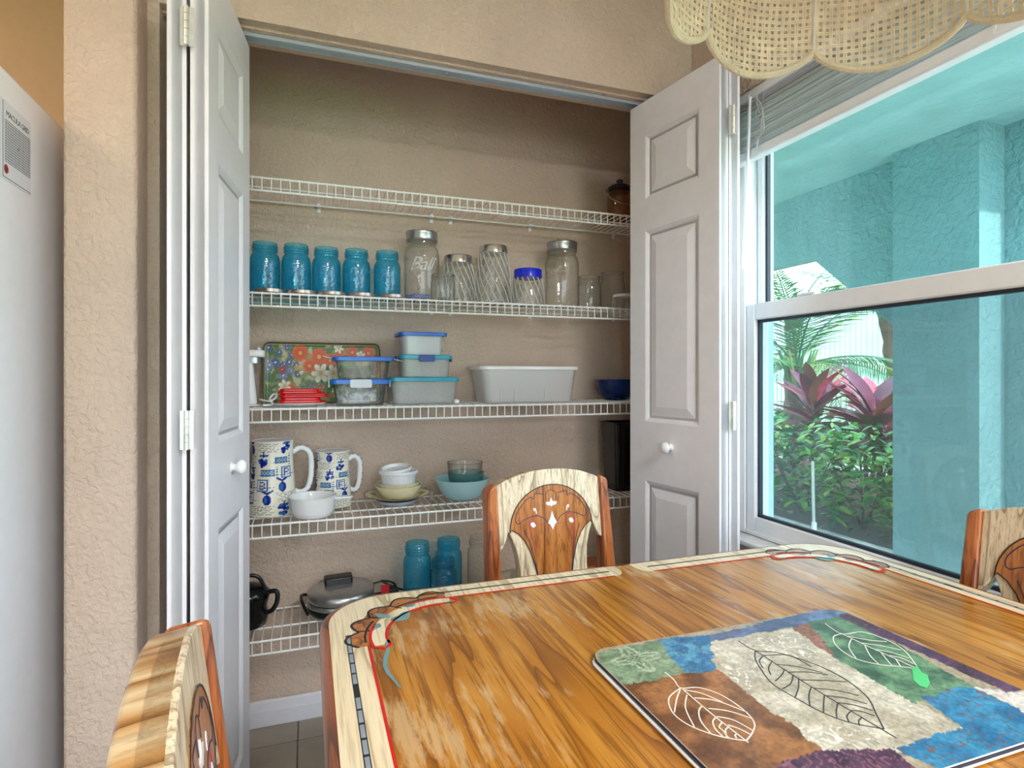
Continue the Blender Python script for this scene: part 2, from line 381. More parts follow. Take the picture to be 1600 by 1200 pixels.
# ---- window_1: frame, two sashes, glass, screen
wf = thing('window_1', 'white vinyl single hung window beside the pantry', 'window', (1.26, .69, WZ0)); wf['kind'] = 'structure'
def wbox(name, a, b, mat='white_vinyl', bev=.004): return MB().box(a, b).build(name, mat, wf, bevel=bev, world=True)
FX0, FX1 = 1.225, 1.315
m = MB(); m.box((FX0, WY1-.03, WZ0+.015), (FX1, WY1, WZ1)); m.box((FX0, WY0, WZ0+.015), (FX1, WY0+.03, WZ1)); m.box((FX0, WY0+.03, WZ1-.03), (FX1, WY1-.03, WZ1)); m.box((FX0, WY0+.03, WZ0+.015), (FX1, WY1-.03, WZ0+.03))
m.build('frame', 'white_vinyl', wf, bevel=.004, world=True)
def sash(x0, x1, z0, z1, st, bot, top, name):
    a, b = WY0+.032, WY1-.032
    m = MB(); m.box((x0, b-st, z0), (x1, b, z1)); m.box((x0, a, z0), (x1, a+st, z1)); m.box((x0, a+st, z0), (x1, b-st, z0+bot)); m.box((x0, a+st, z1-top), (x1, b-st, z1))
    s = m.build(name, 'white_vinyl', wf, bevel=.004, world=True)
    xm = (x0+x1)/2; g = MB(); gw = .008
    g.box((xm-.006, b-st-gw, z0+bot), (xm+.006, b-st, z1-top)); g.box((xm-.006, a+st, z0+bot), (xm+.006, a+st+gw, z1-top)); g.box((xm-.006, a+st, z0+bot), (xm+.006, b-st, z0+bot+gw)); g.box((xm-.006, a+st, z1-top-gw), (xm+.006, b-st, z1-top))
    go = g.build('gasket', 'gasket', s, smooth=0); go.matrix_parent_inverse = s.matrix_basis.inverted()
    for v in go.data.vertices: v.co = wf.matrix_basis.inverted() @ v.co
    p = MB().box((xm-.002, a+st, z0+bot), (xm+.002, b-st, z1-top)).build('pane', 'window_glass', s, smooth=0)
    for v in p.data.vertices: v.co = wf.matrix_basis.inverted() @ v.co
    return s
sash(1.228, 1.262, .683, 1.357, .034, .052, .048, 'lower_sash')
sash(1.268, 1.302, 1.318, WZ1-.03, .022, .035, .03, 'upper_sash')
for y in (1.18, .62, .08): wbox('sash_latch', (1.232, y-.03, 1.357), (1.255, y+.03, 1.366))
MB().box((1.306, WY0+.03, WZ0+.03), (1.307, WY1-.03, 1.34)).build('insect_screen', 'insect_screen', wf, world=True, smooth=0)
# ---- blind, gathered at the window head
bl = thing('window_blind', 'white mini blind drawn up to the head of the window', 'blind', (1.205, .69, WZ1-.19))
BX0, BX1, BY0, BY1 = 1.19, 1.222, WY0+.01, WY1-.012
MB().box((BX0-.002, BY0, WZ1-.028), (BX1+.002, BY1, WZ1-.001)).build('headrail', 'white_vinyl', bl, bevel=.002, world=True)
sl = None
for i in range(20):
    z = WZ1-.036-.0066*i; a = random.uniform(-.003, .003)
    if sl is None:
        m = MB(); n = 6; vs = []
        for k in range(n+1):
            x = BX0+(BX1-BX0)*k/n; zz = -.003*(2*k/n-1)**2
            for yy in (BY0+.004, BY1-.004): vs += [(x, yy, zz), (x, yy, zz+.0006)]
        fs = []
        for k in range(n): a4 = k*4; b4 = a4+4; fs += [(a4+1, a4+3, b4+3, b4+1), (a4, b4, b4+2, a4+2)]
        fs += [(0, 2, 3, 1), (n*4, n*4+1, n*4+3, n*4+2)]
        m.add([Vector(v)+Vector((0, 0, z)) for v in vs], fs); sl = m.build('slat', 'slat_grey', bl, world=True); o = sl; sz = z
    else:
        o = sl.copy(); COL.objects.link(o); o.location = (a*.4, 0, z-sz); o.rotation_euler = (a*.6, a*8, 0)
MB().box((BX0, BY0+.004, WZ1-.196), (BX1, BY1-.004, WZ1-.168)).build('bottom_rail', 'white_vinyl', bl, bevel=.005, world=True)
for y in (BY1-.12, .69, BY0+.12):
    m = MB()
    for k in range(5):
        p = [(BX0-.004-.004*random.random(), y+random.uniform(-.02, .02), WZ1-.03-.15*t/7-.01*random.random()) for t in range(8)]
        m.tube(spline(p, 4), .0006, 5)
    m.build('ladder_cord', 'rib_white', bl, world=True, kind='stuff')
w0 = onX(1172, 152, 1.186); w1 = onX(1160, 420, 1.178)
MB().tube([w0, w0.lerp(w1, .5)+Vector((0, -.004, 0)), w1], .0042, 8).build('tilt_wand', 'white_vinyl', bl, world=True)
m = MB(); m.tube([(BX0-.004, w0.y, WZ1-.01), (BX0-.008, w0.y, WZ1-.02), w0], .002, 6); m.build('wand_hook', 'hinge_metal', bl, world=True)

# ---- bifold doors
def leaf_mesh(w, h, t, panels):
    m = MB(); m.box((0, -t/2+.0075, 0), (w, t/2-.0075, h))
    xs0, xs1 = .072, w-.072
    rows = sorted(panels)
    for s in (-1, 1):
        def P(x, z, d): return (x, s*(t/2-d), z)
        def quad(a, b, c, d): m.add([a, b, c, d] if s < 0 else [d, c, b, a], [(0, 1, 2, 3)])
        def rect(x0, x1, z0, z1): quad(P(x0, z0, 0), P(x1, z0, 0), P(x1, z1, 0), P(x0, z1, 0))
        rect(0, xs0, 0, h); rect(xs1, w, 0, h)
        zz = 0
        for a, b in rows: rect(xs0, xs1, zz, a); zz = b
        rect(xs0, xs1, zz, h)
        for a, b in rows:
            R = [(0, 0), (.006, .003), (.012, .0075), (.02, .0075), (.045, .0015), (.047, .001)]
            for (i0, d0), (i1, d1) in zip(R, R[1:]):
                c0 = [(xs0+i0, a+i0), (xs1-i0, a+i0), (xs1-i0, b-i0), (xs0+i0, b-i0)]; c1 = [(xs0+i1, a+i1), (xs1-i1, a+i1), (xs1-i1, b-i1), (xs0+i1, b-i1)]
                for k in range(4): quad(P(*c0[k], d0), P(*c0[(k+1) % 4], d0), P(*c1[(k+1) % 4], d1), P(*c1[k], d1))
            i = .047; quad(P(xs0+i, a+i, .001), P(xs1-i, a+i, .001), P(xs1-i, b-i, .001), P(xs0+i, b-i, .001))
    for x, sg in ((0, 1), (w, -1)):
        m.add([(x, -t/2, 0), (x, t/2, 0), (x, t/2, h), (x, -t/2, h)], [(0, 3, 2, 1) if sg > 0 else (0, 1, 2, 3)])
    for z, sg in ((0, 1), (h, -1)):
        m.add([(0, -t/2, z), (w, -t/2, z), (w, t/2, z), (0, t/2, z)], [(0, 3, 2, 1) if sg > 0 else (0, 1, 2, 3)])
    return m
LW, LT, LH = .368, .034, 1.995
def bifold(name, label, far, near, far2, near2, side, knobside):
    """far/near: plan points of the visible leaf's centreline; far2/near2: of the leaf folded behind it"""
    t = thing(name, label, 'door', (near[0], near[1], .012)); t['kind'] = 'structure'
    pans = [(.17, .80), (.985, 1.585), (1.685, 1.885)]
    def put(a, b):
        d = Vector((b[0]-a[0], b[1]-a[1])); rz = math.atan2(d.y, d.x)
        o = leaf_mesh(LW, LH, LT, pans).build('leaf', 'white_paint', t, smooth=25)
        o.location = t.matrix_basis.inverted() @ Vector((a[0], a[1], .018)); o.rotation_euler = (0, 0, rz); return o
    A = put(near, far); put(near2, far2)
    # knob on the leaf with the photo's visible face
    kx = LW*.5; kz = .915
    k = MB(); ks = knobside
    pr = [(0, .034), (.010, .033), (.0165, .027), (.0175, .022), (.012, .014), (.008, .010), (.009, .004), (.014, .0)]
    k.lathe(pr[::-1], 24)
    for i, v in enumerate(k.v): k.v[i] = (kx+v[0], ks*(LT/2-.001+v[2]), kz+v[1])
    k.build('knob', 'china_white', A, smooth=60)
    mid = ((near[0]+near2[0])/2, (near[1]+near2[1])/2-.004)
    for z in (.28, 1.0, 1.80):
        h = MB()
        for i in range(5): h.tube([(0, 0, z+.0155*i), (0, 0, z+.0155*i+.0145)], .0048, 10)
        h.box((-.012, .003, z), (.012, .006, z+.077))
        o = h.build('hinge', 'hinge_metal', t); o.location = t.matrix_basis.inverted() @ Vector((mid[0], mid[1]-.014, .0))
    return t
bifold('door_1', 'white bifold pantry door folded against the stub wall', (-.1615, 1.683), (-.206, 1.312), (-.29, 1.683), (-.2465, 1.312), 1, -1)
bifold('door_2', 'white bifold pantry door folded beside the window', (1.009, 1.660), (1.066, 1.295), (1.134, 1.664), (1.1015, 1.295), 1, 1)

# ---- exterior: lanai with chamfered stucco openings
LZ = 2.48
struct(MB().box((1.34, 1.22, LZ), (4.1, 9, LZ+.12)).build('ceiling_lanai', 'stucco_light'))
struct(MB().box((1.34, -3, -.10), (3.7, 9, -.02)).build('floor_lanai', 'concrete'))
m = MB()
XC, XB = 3.30, 3.42
yA = onX(1530, 500, XC).y; yB = onX(1395, 500, XC).y
m.box((XC, yA, -.1), (3.56, yB, LZ))                                   # column
struct(m.build('column', 'stucco'))
Mx = Matrix(((0,0,1,0), (1,0,0,0), (0,1,0,0), (0,0,0,1)))              # (u,v,t)->(x=t,y=u,z=v)
zb = 1.99
m = MB(); m.prism([(yB, 1.375), (yB, LZ), (8.6, LZ), (8.6, zb), (yB+.70, zb)], XB, 3.54, Mx)
m.box((XB, 8.6, -.1), (3.54, 9, LZ))
struct(m.build('wall_lanai', 'stucco'))
m = MB(); yn = yA-2.6
m.box((3.50, 1.22, -.1), (3.58, yA-.001, LZ))
struct(m.build('wall_lanai_side', 'stucco'))
m = MB(); m.box((1.341, WY1, -.1), (1.361, WY1+3, LZ)); m.box((1.341, -3, -.1), (1.361, WY0, LZ)); m.box((1.341, WY0, -.1), (1.361, WY1, WZ0)); m.box((1.341, WY0, WZ1), (1.361, WY1, LZ)); struct(m.build('wall_outside', 'stucco_light'))
struct(MB().box((-2, -20, -.16), (60, 60, -.10)).build('ground', 'lawn'))
struct(MB().box((3.56, -3, -.10), (6.3, 9.5, -.05)).build('mulch_bed', 'mulch'))
struct(MB().box((6.3, -3, -.10), (6.65, 14, -.0)).build('kerb', 'concrete', bevel=.02))
# ================================================================ WIRE SHELVES
YS = 1.81; SX0, SX1 = -.41, 1.238
SH = [1.72, 1.388, 1.053, .72, .3855]
def wire_shelf(z, label):
    t = thing('wire_shelf', label, 'shelf', (0, YS, z), group='wire pantry shelves')
    r = .0021
    wire = MB().tube([(0, YB-YS-.008, 0), (0, .004, 0), (0, .0005, -.003), (0, 0, -.0405)], r*.8, 6)
    w0 = None; n = int((SX1-SX0)/.0254)
    for i in range(n+1):
        if w0 is None: o = w0 = wire.build('wire', 'white_wire', t)
        else: o = w0.copy(); COL.objects.link(o)
        o.location = (SX0+.006+.0254*i, 0, 0)
    for name, y, zz, rr in (('front_rail', .0025, -.0035, .0032), ('lip_rail', .0025, -.0405, .0032), ('deck_rail', .095, -.0035, .003), ('back_rail', YB-YS-.018, -.0035, .003)):
        MB().tube([(SX0, y, zz), (SX1, y, zz)], rr, 8).build(name, 'white_wire', t)
    for x in (-.34, .035, .42, .49, .80, 1.16):
        m = MB(); yb = YB-YS
        m.box((x-.006, yb-.004, -.022), (x+.006, yb-.0002, .010)); m.box((x-.005, yb-.024, -.0105), (x+.005, yb-.004, -.006)); m.box((x-.005, yb-.024, -.0105), (x+.005, yb-.021, .001))
        m.build('wall_clip', 'white_vinyl', t, bevel=.001)
    return t
for z, l in zip(SH, ('topmost white wire shelf, nearly bare', 'white wire shelf holding the row of blue and clear jars', 'white wire shelf holding the storage boxes and floral tray',
                     'white wire shelf holding the blue printed mugs and dishes', 'lowest white wire shelf, holding the waffle iron')): wire_shelf(z, l)
RW = .0018   # things stand on the wires
def px(x, Y): return ray(x)[0]/ray(x)[1]*Y
def zat(x, y, Y): return H+(Y0-y)*Y/ray(x)[1]
def rad(w, x, Y): r = ray(x); phi = math.atan((x-800)/F); d = Y*F/r[1]; return w*d*math.cos(phi)/(2*F)
def spot(x, ytop, w, Y, shelf):
    """plan X, radius and height of something standing on a shelf from its picture width and top"""
    return px(x, Y), rad(w, x, Y), zat(x, ytop, Y)-SH[shelf]-RW
def jar_prof(r, h, neck=.82, lip=.80, sh=.80):
    """mason-type jar: rounded foot, straight wall, shoulder, threaded neck; returns outer then inner wall"""
    nk = r*neck; hs = h*sh; hn = h-hs
    o = [(r*.82, 0), (r*.95, h*.012), (r, h*.05), (r, hs*.80), (r*.99, hs*.86), (r*.965, hs*.91), (r*.92, hs*.955), (nk*1.04, hs*.99), (nk, hs), (nk, hs+hn*.12)]
    for k in range(3): o += [(nk*1.0, hs+hn*(.2+.2*k)), (nk*1.085, hs+hn*(.26+.2*k)), (nk*1.0, hs+hn*(.33+.2*k))]
    o += [(nk, h*.995), (nk*.985, h), (nk*.93, h)]
    return o
def wrap_text(body, size, r, zc, ang, shear=.25, space=.95):
    """raised script on a jar wall"""
    def fn(x, y, z): a = ang+x/r; return (math.cos(a)*(r+.0006+z), math.sin(a)*(r+.0006+z), zc+y)
    return textmesh(body, size, fn, .0012, shear, space)
def mason(name, label, cat, X, Y, z, r, h, glass='blue_glass', group=None, lid=None, emboss=True, neck=.82):
    t = thing(name, label, cat, (X, Y, z), group=group)
    MB().lathe(jar_prof(r, h, neck), 36).build('glass', glass, t, smooth=50)
    MB().lathe([(r*.8, .004), (0, .006)], 36).build('glass_base', glass, t, smooth=50)
    if emboss: wrap_text('Ball', h*.26, r, h*.44, math.atan2(-Y, -X)-.05, .45, .9).build('raised_script', 'emboss_glass' if glass == 'blue_glass' else 'rib_glass', t, smooth=0)
    if lid:
        nk = r*neck
        L = MB().lathe([(nk*1.1, h*.88), (nk*1.1, h*.955), (nk*1.115, h*.96), (nk*1.115, h*.985), (nk*1.09, h*1.0), (nk*.95, h*1.006), (0, h*1.004)], 36)
        L.build('lid', lid, t, smooth=40)
    return t
ZS2 = SH[1]+RW
# --- row of blue jars with their lids lying in front
for i, (x, yt) in enumerate(((372, 378), (414, 380), (463, 383), (510, 388), (557, 391), (605, 394))):
    X = px(x, 1.945) if i else -.325
    hh = zat(max(x, 414), max(yt, 380), 1.945)-ZS2
    lab = ('blue mason jar wholly behind the folded door, glimpsed through its hinge gap', 'open blue mason jar partly covered by the folded door', 'second open blue mason jar from the folded door', 'middle open blue mason jar of the upper row', 'second open blue mason jar from the tall clear jar', 'open blue mason jar right next to the tall clear jar')[i]
    mason('mason_jar', lab, 'jar', X, 1.945, ZS2, .0435, hh, group='blue mason jars in a row')
    if i > 0:
        l = MB().lathe([(0, 0), (.040, 0), (.043, .001), (.043, .010), (.0415, .0115), (.037, .0115), (.036, .0105), (0, .0105)], 32).build('jar_lid', 'zinc_lid', smooth=35)
        l.location = (px(x+8, 1.857), 1.857, ZS2); tag(l, 'flat pinkish metal jar lid lying before '+('', 'the blue jar at the folded door', 'the second blue jar from the folded door', 'the middle blue jar of the upper row', 'the second blue jar from the tall clear jar', 'the blue jar next to the tall clear jar')[i], 'lid', 'jar lids before the blue jars')
X, r, h = spot(659, 364, 55, 1.95, 1)
mason('tall_jar', 'tall clear mason jar with zinc screw lid beside the blue jars', 'jar', X, 1.95, ZS2, r, h, 'clear_glass', lid='steel')
l = MB().lathe([(0, 0), (.037, 0), (.039, .002), (.039, .013), (.037, .016), (0, .016)], 32).build('gingham_lid', None or 'navy_clip', smooth=35)
mk, nt, b = newmat('gingham'); ck = nd(nt, 'ShaderNodeTexChecker'); ck.inputs['Scale'].default_value = 260; ck.inputs[1].default_value = (*lin('1c2f8c'), 1); ck.inputs[2].default_value = (*lin('dfe6f6'), 1)
nt.links.new(coords(nt), ck.inputs[0]); nt.links.new(mixc(nt, .55, ck.outputs[0], lin('14246e')), b.inputs[0]); l.data.materials[0] = mk
l.location = (px(652, 1.86), 1.86, ZS2); tag(l, 'blue and white gingham jar lid lying on the shelf', 'lid')
def simple_jar(name, label, x, ytop, w, Y, glass='clear_glass', lid=None, shelf=1, neck=.9):
    X, r, h = spot(x, ytop, w, Y, shelf); z = SH[shelf]+RW
    t = thing(name, label, 'jar', (X, Y, z))
    n = neck
    MB().lathe([(r*.85, 0), (r*.97, .003), (r, .008), (r, h*.70), (r*.97, h*.76), (r*n, h*.80), (r*n, h*.85), (r*n*1.05, h*.87), (r*n, h*.89), (r*n*1.05, h*.93), (r*n, h*.95), (r*n, h)], 36).build('glass', glass, t, smooth=50)
    MB().lathe([(r*.84, .003), (0, .005)], 36).build('glass_base', glass, t)
    MB().tube([(r*n*math.cos(a), r*n*math.sin(a), h) for a in [2*PI*k/30 for k in range(30)]], .0016, 6, closed=True).build('rim', glass, t)
    if lid: MB().lathe([(r*n*1.1, h*.82), (r*n*1.12, h*.86), (r*n*1.12, h*1.0), (r*n*1.05, h*1.03), (0, h*1.03)], 32).build('lid', lid, t, smooth=40)
    return t
simple_jar('jam_jar', 'small open clear jar standing before the tall lidded jar', 692, 430, 38, 1.862)
def twist_jar(label, x, ytop, w, Y, lid, lidw, flip=1):
    X, r, h = spot(x, ytop, w, Y, 1); lr = rad(lidw, x, Y); lh = .026 if lid != 'cobalt_plastic' else .03
    t = thing('twist_jar', label, 'jar', (X, Y, ZS2)); n = 22
    fl = None
    prof = [(r*.9, 0), (r*.985, .004)]+[(r+(lr*.97-r)*max(0, (k/14-.2)/.8)**1.6, .006+(h-lh-.008)*k/14) for k in range(15)]
    MB().lathe(prof, 88, flute=fl).build('swirled_glass', 'twist_glass', t, smooth=60)
    m = MB()
    for k in range(16):
        m.tube([((prof[q][0]+.0006)*math.cos(2*PI*k/16-flip*prof[q][1]*8), (prof[q][0]+.0006)*math.sin(2*PI*k/16-flip*prof[q][1]*8), prof[q][1]) for q in range(1, len(prof))], .0023, 5)
    m.build('swirl_ribs', 'rib_glass', t, smooth=60)
    MB().lathe([(r*.9, .003), (0, .005)], 40).build('glass_base', 'clear_glass', t)
    MB().lathe([(lr*.96, h-lh), (lr, h-lh), (lr, h-.003), (lr*.97, h), (0, h)], 40).build('lid', lid, t, smooth=40)
twist_jar('mid height swirled glass canister with chrome lid', 716, 401, 53, 1.965, 'chrome', 45)
twist_jar('tallest swirled glass canister with chrome lid', 771, 386, 55, 1.95, 'chrome', 45)
twist_jar('short swirled glass canister with cobalt blue lid', 825, 422, 50, 1.92, 'cobalt_plastic', 44)
X, r, h = spot(878, 380, 53, 1.95, 1)
mj = mason('measuring_jar', 'tall clear jar with measure marks up its side and metal lid', 'jar', X, 1.95, ZS2, r, h, 'clear_glass', lid='steel', emboss=False)
m = MB(); a0 = math.atan2(-1.95, -X)-1.05
for k in range(7):
    m.tube([(math.cos(a0+.09*q)*(r+.0005), math.sin(a0+.09*q)*(r+.0005), h*(.12+.085*k)) for q in range(4)], .0007, 5)
m.tube([(math.cos(a0)*(r+.0005), math.sin(a0)*(r+.0005), h*(.1+.56*q)) for q in (0, 1)], .0006, 5)
m.build('measure_marks', 'steel', mj)
simple_jar('squat_jar', 'small open clear jar right beside the measuring jar', 921, 433, 36, 1.95)
simple_jar('pint_jar', 'open clear pint jar by the pantry side wall', 957, 427, 39, 1.975)
simple_jar('spice_jar', 'tiny clear jar with white lid at the shelf end', 973, 461, 30, 1.86, lid='china_white')
# --- top shelf: amber canister
X = px(968, 1.93); z = SH[0]+RW; r = .046; h = zat(966, 300, 1.93)-z
t = thing('amber_canister', 'amber glass canister with dark knobbed lid and wire bail', 'canister', (X, 1.93, z))
MB().lathe([(r*.9, 0), (r, .005), (r, h*.9), (r*.9, h)], 32).build('glass', 'amber_glass', t, smooth=50)
L = MB().lathe([(r*.95, h), (r*1.08, h+.004), (r*1.06, h+.012), (r*.7, h+.024), (.012, h+.028), (.010, h+.034), (.014, h+.042), (.008, h+.047), (0, h+.048)], 32).build('lid', 'dark_lid', t, smooth=60)
MB().tube(spline([(-r*1.08, 0, h+.008), (-r*1.1, -.01, h*.8), (-r*.6, -r*.95, h*.55), (0, -r*1.1, h*.5), (r*.6, -r*.95, h*.55), (r*1.08, 0, h+.008)], 6), .0015, 6).build('wire_bail', 'steel', t)

# ================================================================ SHELF 3
Z3 = SH[2]+RW
def rbox(w, d, h, r, taper=1.0, t=.0, n=6, wall=None, z0=0, floor=True):
    """open box with rounded corners: outer and inner walls"""
    m = MB(); vs = []; lv = [(taper, 0), (1, h)]
    rings = []
    for s, z in lv: rings.append([(x*s, y*s, z0+z) for x, y in rrect(-w/2, -d/2, w/2, d/2, r, n)])
    k = len(rings[0]); vs = rings[0]+rings[1]; fs = [(i, (i+1) % k, k+(i+1) % k, k+i) for i in range(k)]
    if floor: fs.append(tuple(range(k-1, -1, -1)))
    if wall:
        a = [(x*taper*(1-wall), y*taper*(1-wall), z0+.004) for x, y in rrect(-w/2, -d/2, w/2, d/2, r, n)]
        b = [(x*(1-wall), y*(1-wall), z0+h) for x, y in rrect(-w/2, -d/2, w/2, d/2, r, n)]
        vs = vs+a+b
        fs += [(2*k+(i+1) % k, 2*k+i, 3*k+i, 3*k+(i+1) % k) for i in range(k)]+[tuple(2*k+i for i in range(k))]+[(k+i, k+(i+1) % k, 3*k+(i+1) % k, 3*k+i) for i in range(k)]
    m.add(vs, fs); return m
def food_box(name, label, xc, Y, z, w, d, h, mat, lidmat, lidw, lidh, clip=None, taper=.93, stacked=0, lid2=None):
    t = thing(name, label, 'container', (xc, Y, z))
    rbox(w, d, h-lidh, .018, taper, wall=.03).build('tub', mat, t, smooth=40)
    m = MB(); m.prism(rrect(-lidw/2, -d/2-(lidw-w)/2, lidw/2, d/2+(lidw-w)/2, .02), h-lidh, h)
    m.prism(rrect(-lidw/2+.012, -d/2-(lidw-w)/2+.012, lidw/2-.012, d/2+(lidw-w)/2-.012, .016), h-.0005, h+.0015)
    L = m.build('lid', lidmat, t, bevel=.0022)
    if clip:
        cm, cw, ch = clip; yf = -d/2-(lidw-w)/2
        c = MB(); c.prism(rrect(-cw/2, 0, cw/2, ch, .005), 0, .004, Matrix.Translation((0, yf-.001, h-ch+.001)) @ Matrix.Rotation(PI/2, 4, 'X'))
        c.build('clip', cm, t, bevel=.001)
        c = MB().box((-lidw/2-.005, -d*.28, h-ch+.002), (-lidw/2, d*.28, h-.001)).build('clip', cm, t, bevel=.001)
        c = MB().box((lidw/2, -d*.28, h-ch+.002), (lidw/2+.005, d*.28, h-.001)).build('clip', cm, t, bevel=.001)
    return t
def wpx(w, x, Y): return 2*rad(w, x, Y)
k3 = lambda x, y, Y: zat(x, y, Y)
# glass dishes with blue lids
Y = 1.895; xb = px(561, Y)
hb = k3(563, 593, Y)-Z3+.0
food_box('glass_dish', 'lower glass storage dish with blue clip lid', xb, Y, Z3, wpx(80, 563, Y), .12, hb, 'clear_glass', 'blue_plastic', wpx(91, 563, Y), .014, ('pale_plastic', .065, .026), .9)
xt = px(566, Y+.0); ht = k3(566, 559, Y)-k3(563, 593, Y)
food_box('glass_dish', 'upper glass storage dish with blue clip lid and flaps raised', xt, Y, Z3+hb+.0016, wpx(82, 566, Y), .12, ht-.001, 'clear_glass', 'blue_plastic', wpx(94, 566, Y), .012, None, .9)
dsh = [o for o in COL.objects if o.name.startswith('glass_dish') and 'upper' in o.get('label', '')][0]
lw = wpx(94, 566, Y)
for s in (-1, 1):
    m = MB(); m.box((0, -.04, -.0015), (.028, .04, .0015)); o = m.build('lid_flap', 'pale_plastic', dsh, bevel=.001)
    o.location = (s*(lw/2+.001), 0, ht-.006); o.rotation_euler = (0, .25 if s > 0 else PI-.25+.5, 0)
    if s < 0: o.rotation_euler = (0, -.25, PI)
# plastic boxes, three in a stack
Y = 1.945; b0 = k3(658, 590, Y)-Z3
food_box('plastic_box', 'wide clear plastic box with teal lid, bottom of its stack', px(658, Y), Y, Z3, wpx(101, 658, Y), .15, b0, 'clear_plastic', 'teal_plastic', wpx(107, 658, Y), .012)
b1 = k3(661, 556, Y)-k3(658, 590, Y)
food_box('plastic_box', 'clear plastic box with teal lid and dark blue clips, middle of its stack', px(661, Y), Y, Z3+b0+.0018, wpx(76, 661, Y), .12, b1-.002, 'clear_plastic', 'teal_plastic', wpx(82, 661, Y), .012, ('navy_clip', .095*.55, .022), .95)
b2 = k3(657, 522, Y)-k3(661, 556, Y)
food_box('plastic_box', 'small frosted plastic box with royal blue lid, top of its stack', px(657, Y), Y, Z3+b0+b1+.0016, wpx(63, 657, Y), .10, b2, 'pale_plastic', 'blue_plastic', wpx(76, 657, Y), .011)
o = MB().lathe([(.004, 0), (.009, .003), (.0105, .008), (.008, .014), (0, .016)], 20).build('drawer_knob', 'china_white', smooth=60)
o.location = (px(713, 1.85), 1.85, Z3); tag(o, 'little round white knob lying before the plastic boxes', 'knob')
# white bin
Y = 1.95; bw = wpx(162, 818, Y); bh = k3(818, 573, Y)-Z3
t = thing('storage_bin', 'long frosted storage bin with white rim', 'bin', (px(818, Y), Y, Z3))
rbox(bw*.96, .17, bh-.004, .03, .9, wall=.02).build('tub', 'bin_plastic', t, smooth=40)
m = MB(); A = rrect(-bw/2, -.092, bw/2, .092, .035); B = rrect(-bw/2+.014, -.078, bw/2-.014, .078, .03); n = len(A)
m.add([(x, y, z) for L, z in ((A, bh-.012), (A, bh), (B, bh), (B, bh-.012)) for x, y in L], [(j*n+i, j*n+(i+1) % n, ((j+1) % 4)*n+(i+1) % n, ((j+1) % 4)*n+i) for j in range(4) for i in range(n)])
m.build('rim', 'china_white', t, bevel=.0015)
for i in (-.30, -.16, .14): MB().box((bw*i-.004, -.0805, .004), (bw*i+.004, -.078, bh-.012)).build('rib', 'bin_plastic', t, bevel=.001)
# cobalt bowl
Y = 1.95; t = thing('glass_bowl', 'deep blue glass bowl at the end of the storage shelf', 'bowl', (px(962, Y), Y, Z3))
r = rad(66, 960, Y); h = k3(958, 593, Y)-Z3
pr = [(r*.45, 0), (r*.62, h*.06), (r*.82, h*.3), (r*.94, h*.6), (r, h), (r*.97, h), (r*.9, h*.6), (r*.78, h*.32), (r*.5, h*.1), (0, h*.08)]
MB().lathe(pr, 40, flute=lambda a, z, rr: .0012*math.sin(8*a)*(rr > .03)).build('bowl', 'cobalt_glass', t, smooth=60)
# red lids on a white plate
Y = 1.885; xr = px(470, Y)
o = MB().lathe([(0, 0), (.055, 0), (.066, .004), (.085, .008), (.085, .0095), (.06, .006), (0, .005)], 40, sx=1.0, sy=.7).build('saucer', 'china_white', smooth=50)
o.location = (px(464, Y), Y, Z3); tag(o, 'white saucer under the red plastic lids', 'saucer')
zz = Z3+.0098
for i, (w, hh, dx) in enumerate(((68, .017, 0), (78, .011, .008), (66, .014, -.004))):
    wd = wpx(w, 470, Y); m = MB(); m.prism(rrect(-wd/2, -.045, wd/2, .045, .02), 0, hh*.55); m.prism(rrect(-wd/2+.006, -.039, wd/2-.006, .039, .016), hh*.5, hh)
    m.box((wd/2-.004, -.012, .001), (wd/2+.012, .012, .005))
    o = m.build('container_lid', 'red_plastic', bevel=.0018); o.location = (xr+dx, Y, zz); zz += hh+.0004
    tag(o, ('bottom red plastic lid resting on the saucer', 'middle red plastic lid, widest of the little pile', 'top red plastic lid of the little pile')[i], 'lid', 'pile of red lids')
# floral tray leaning on the wall
p0 = onY(412, 628, 2.03); p1 = onY(592, 541, 2.05); tw = p1.x-p0.x; th = p1.z-Z3+.004
NX, NZ = 170, 84; u, v = np.meshgrid(np.linspace(0, 1, NX), np.linspace(0, 1, NZ)); ux, vy = u*2.05, v
C = np.zeros((NZ, NX, 3)); C[:] = lin('7c8a58'); nz = fbm(ux*9, vy*9, 4, 3)
C[:] = np.where((nz > .52)[..., None], lin('4c6a44'), C); C[:] = np.where((nz < .4)[..., None], lin('b9b487'), C)
def flower(cx, cy, R, npet, colr, mid, ph=0, depth=.45):
    dx, dy = ux-cx, vy-cy; rr = np.hypot(dx, dy); an = np.arctan2(dy, dx)+ph
    edge = R*(1-depth*(1-np.abs(np.cos(an*npet/2))))
    k = rr < edge; sh = (.65+.5*np.clip(rr/R, 0, 1)-.25*(np.abs(np.cos(an*npet/2)) < .25))[..., None]
    C[:] = np.where(k[..., None], np.array(colr)*sh, C); C[:] = np.where((rr < R*.22)[..., None], mid, C)
OR, RD, BL, WH, YE, GR = lin('d9531c'), lin('b8301c'), lin('4b5c96'), lin('e8e2cc'), lin('e0a43a'), lin('3f7a3c')
rg = np.random.default_rng(5)
for k in range(46): flower(rg.uniform(0, 2.05), rg.uniform(0, 1), rg.uniform(.05, .1), 2, GR if k % 2 else lin('6b9a4a'), GR, rg.uniform(0, 6), .75)
for k in range(20): flower(rg.uniform(.03, .62), rg.uniform(.4, .97), rg.uniform(.05, .085), 8, BL if k % 3 else lin('7a86b4'), WH, rg.uniform(0, 6))
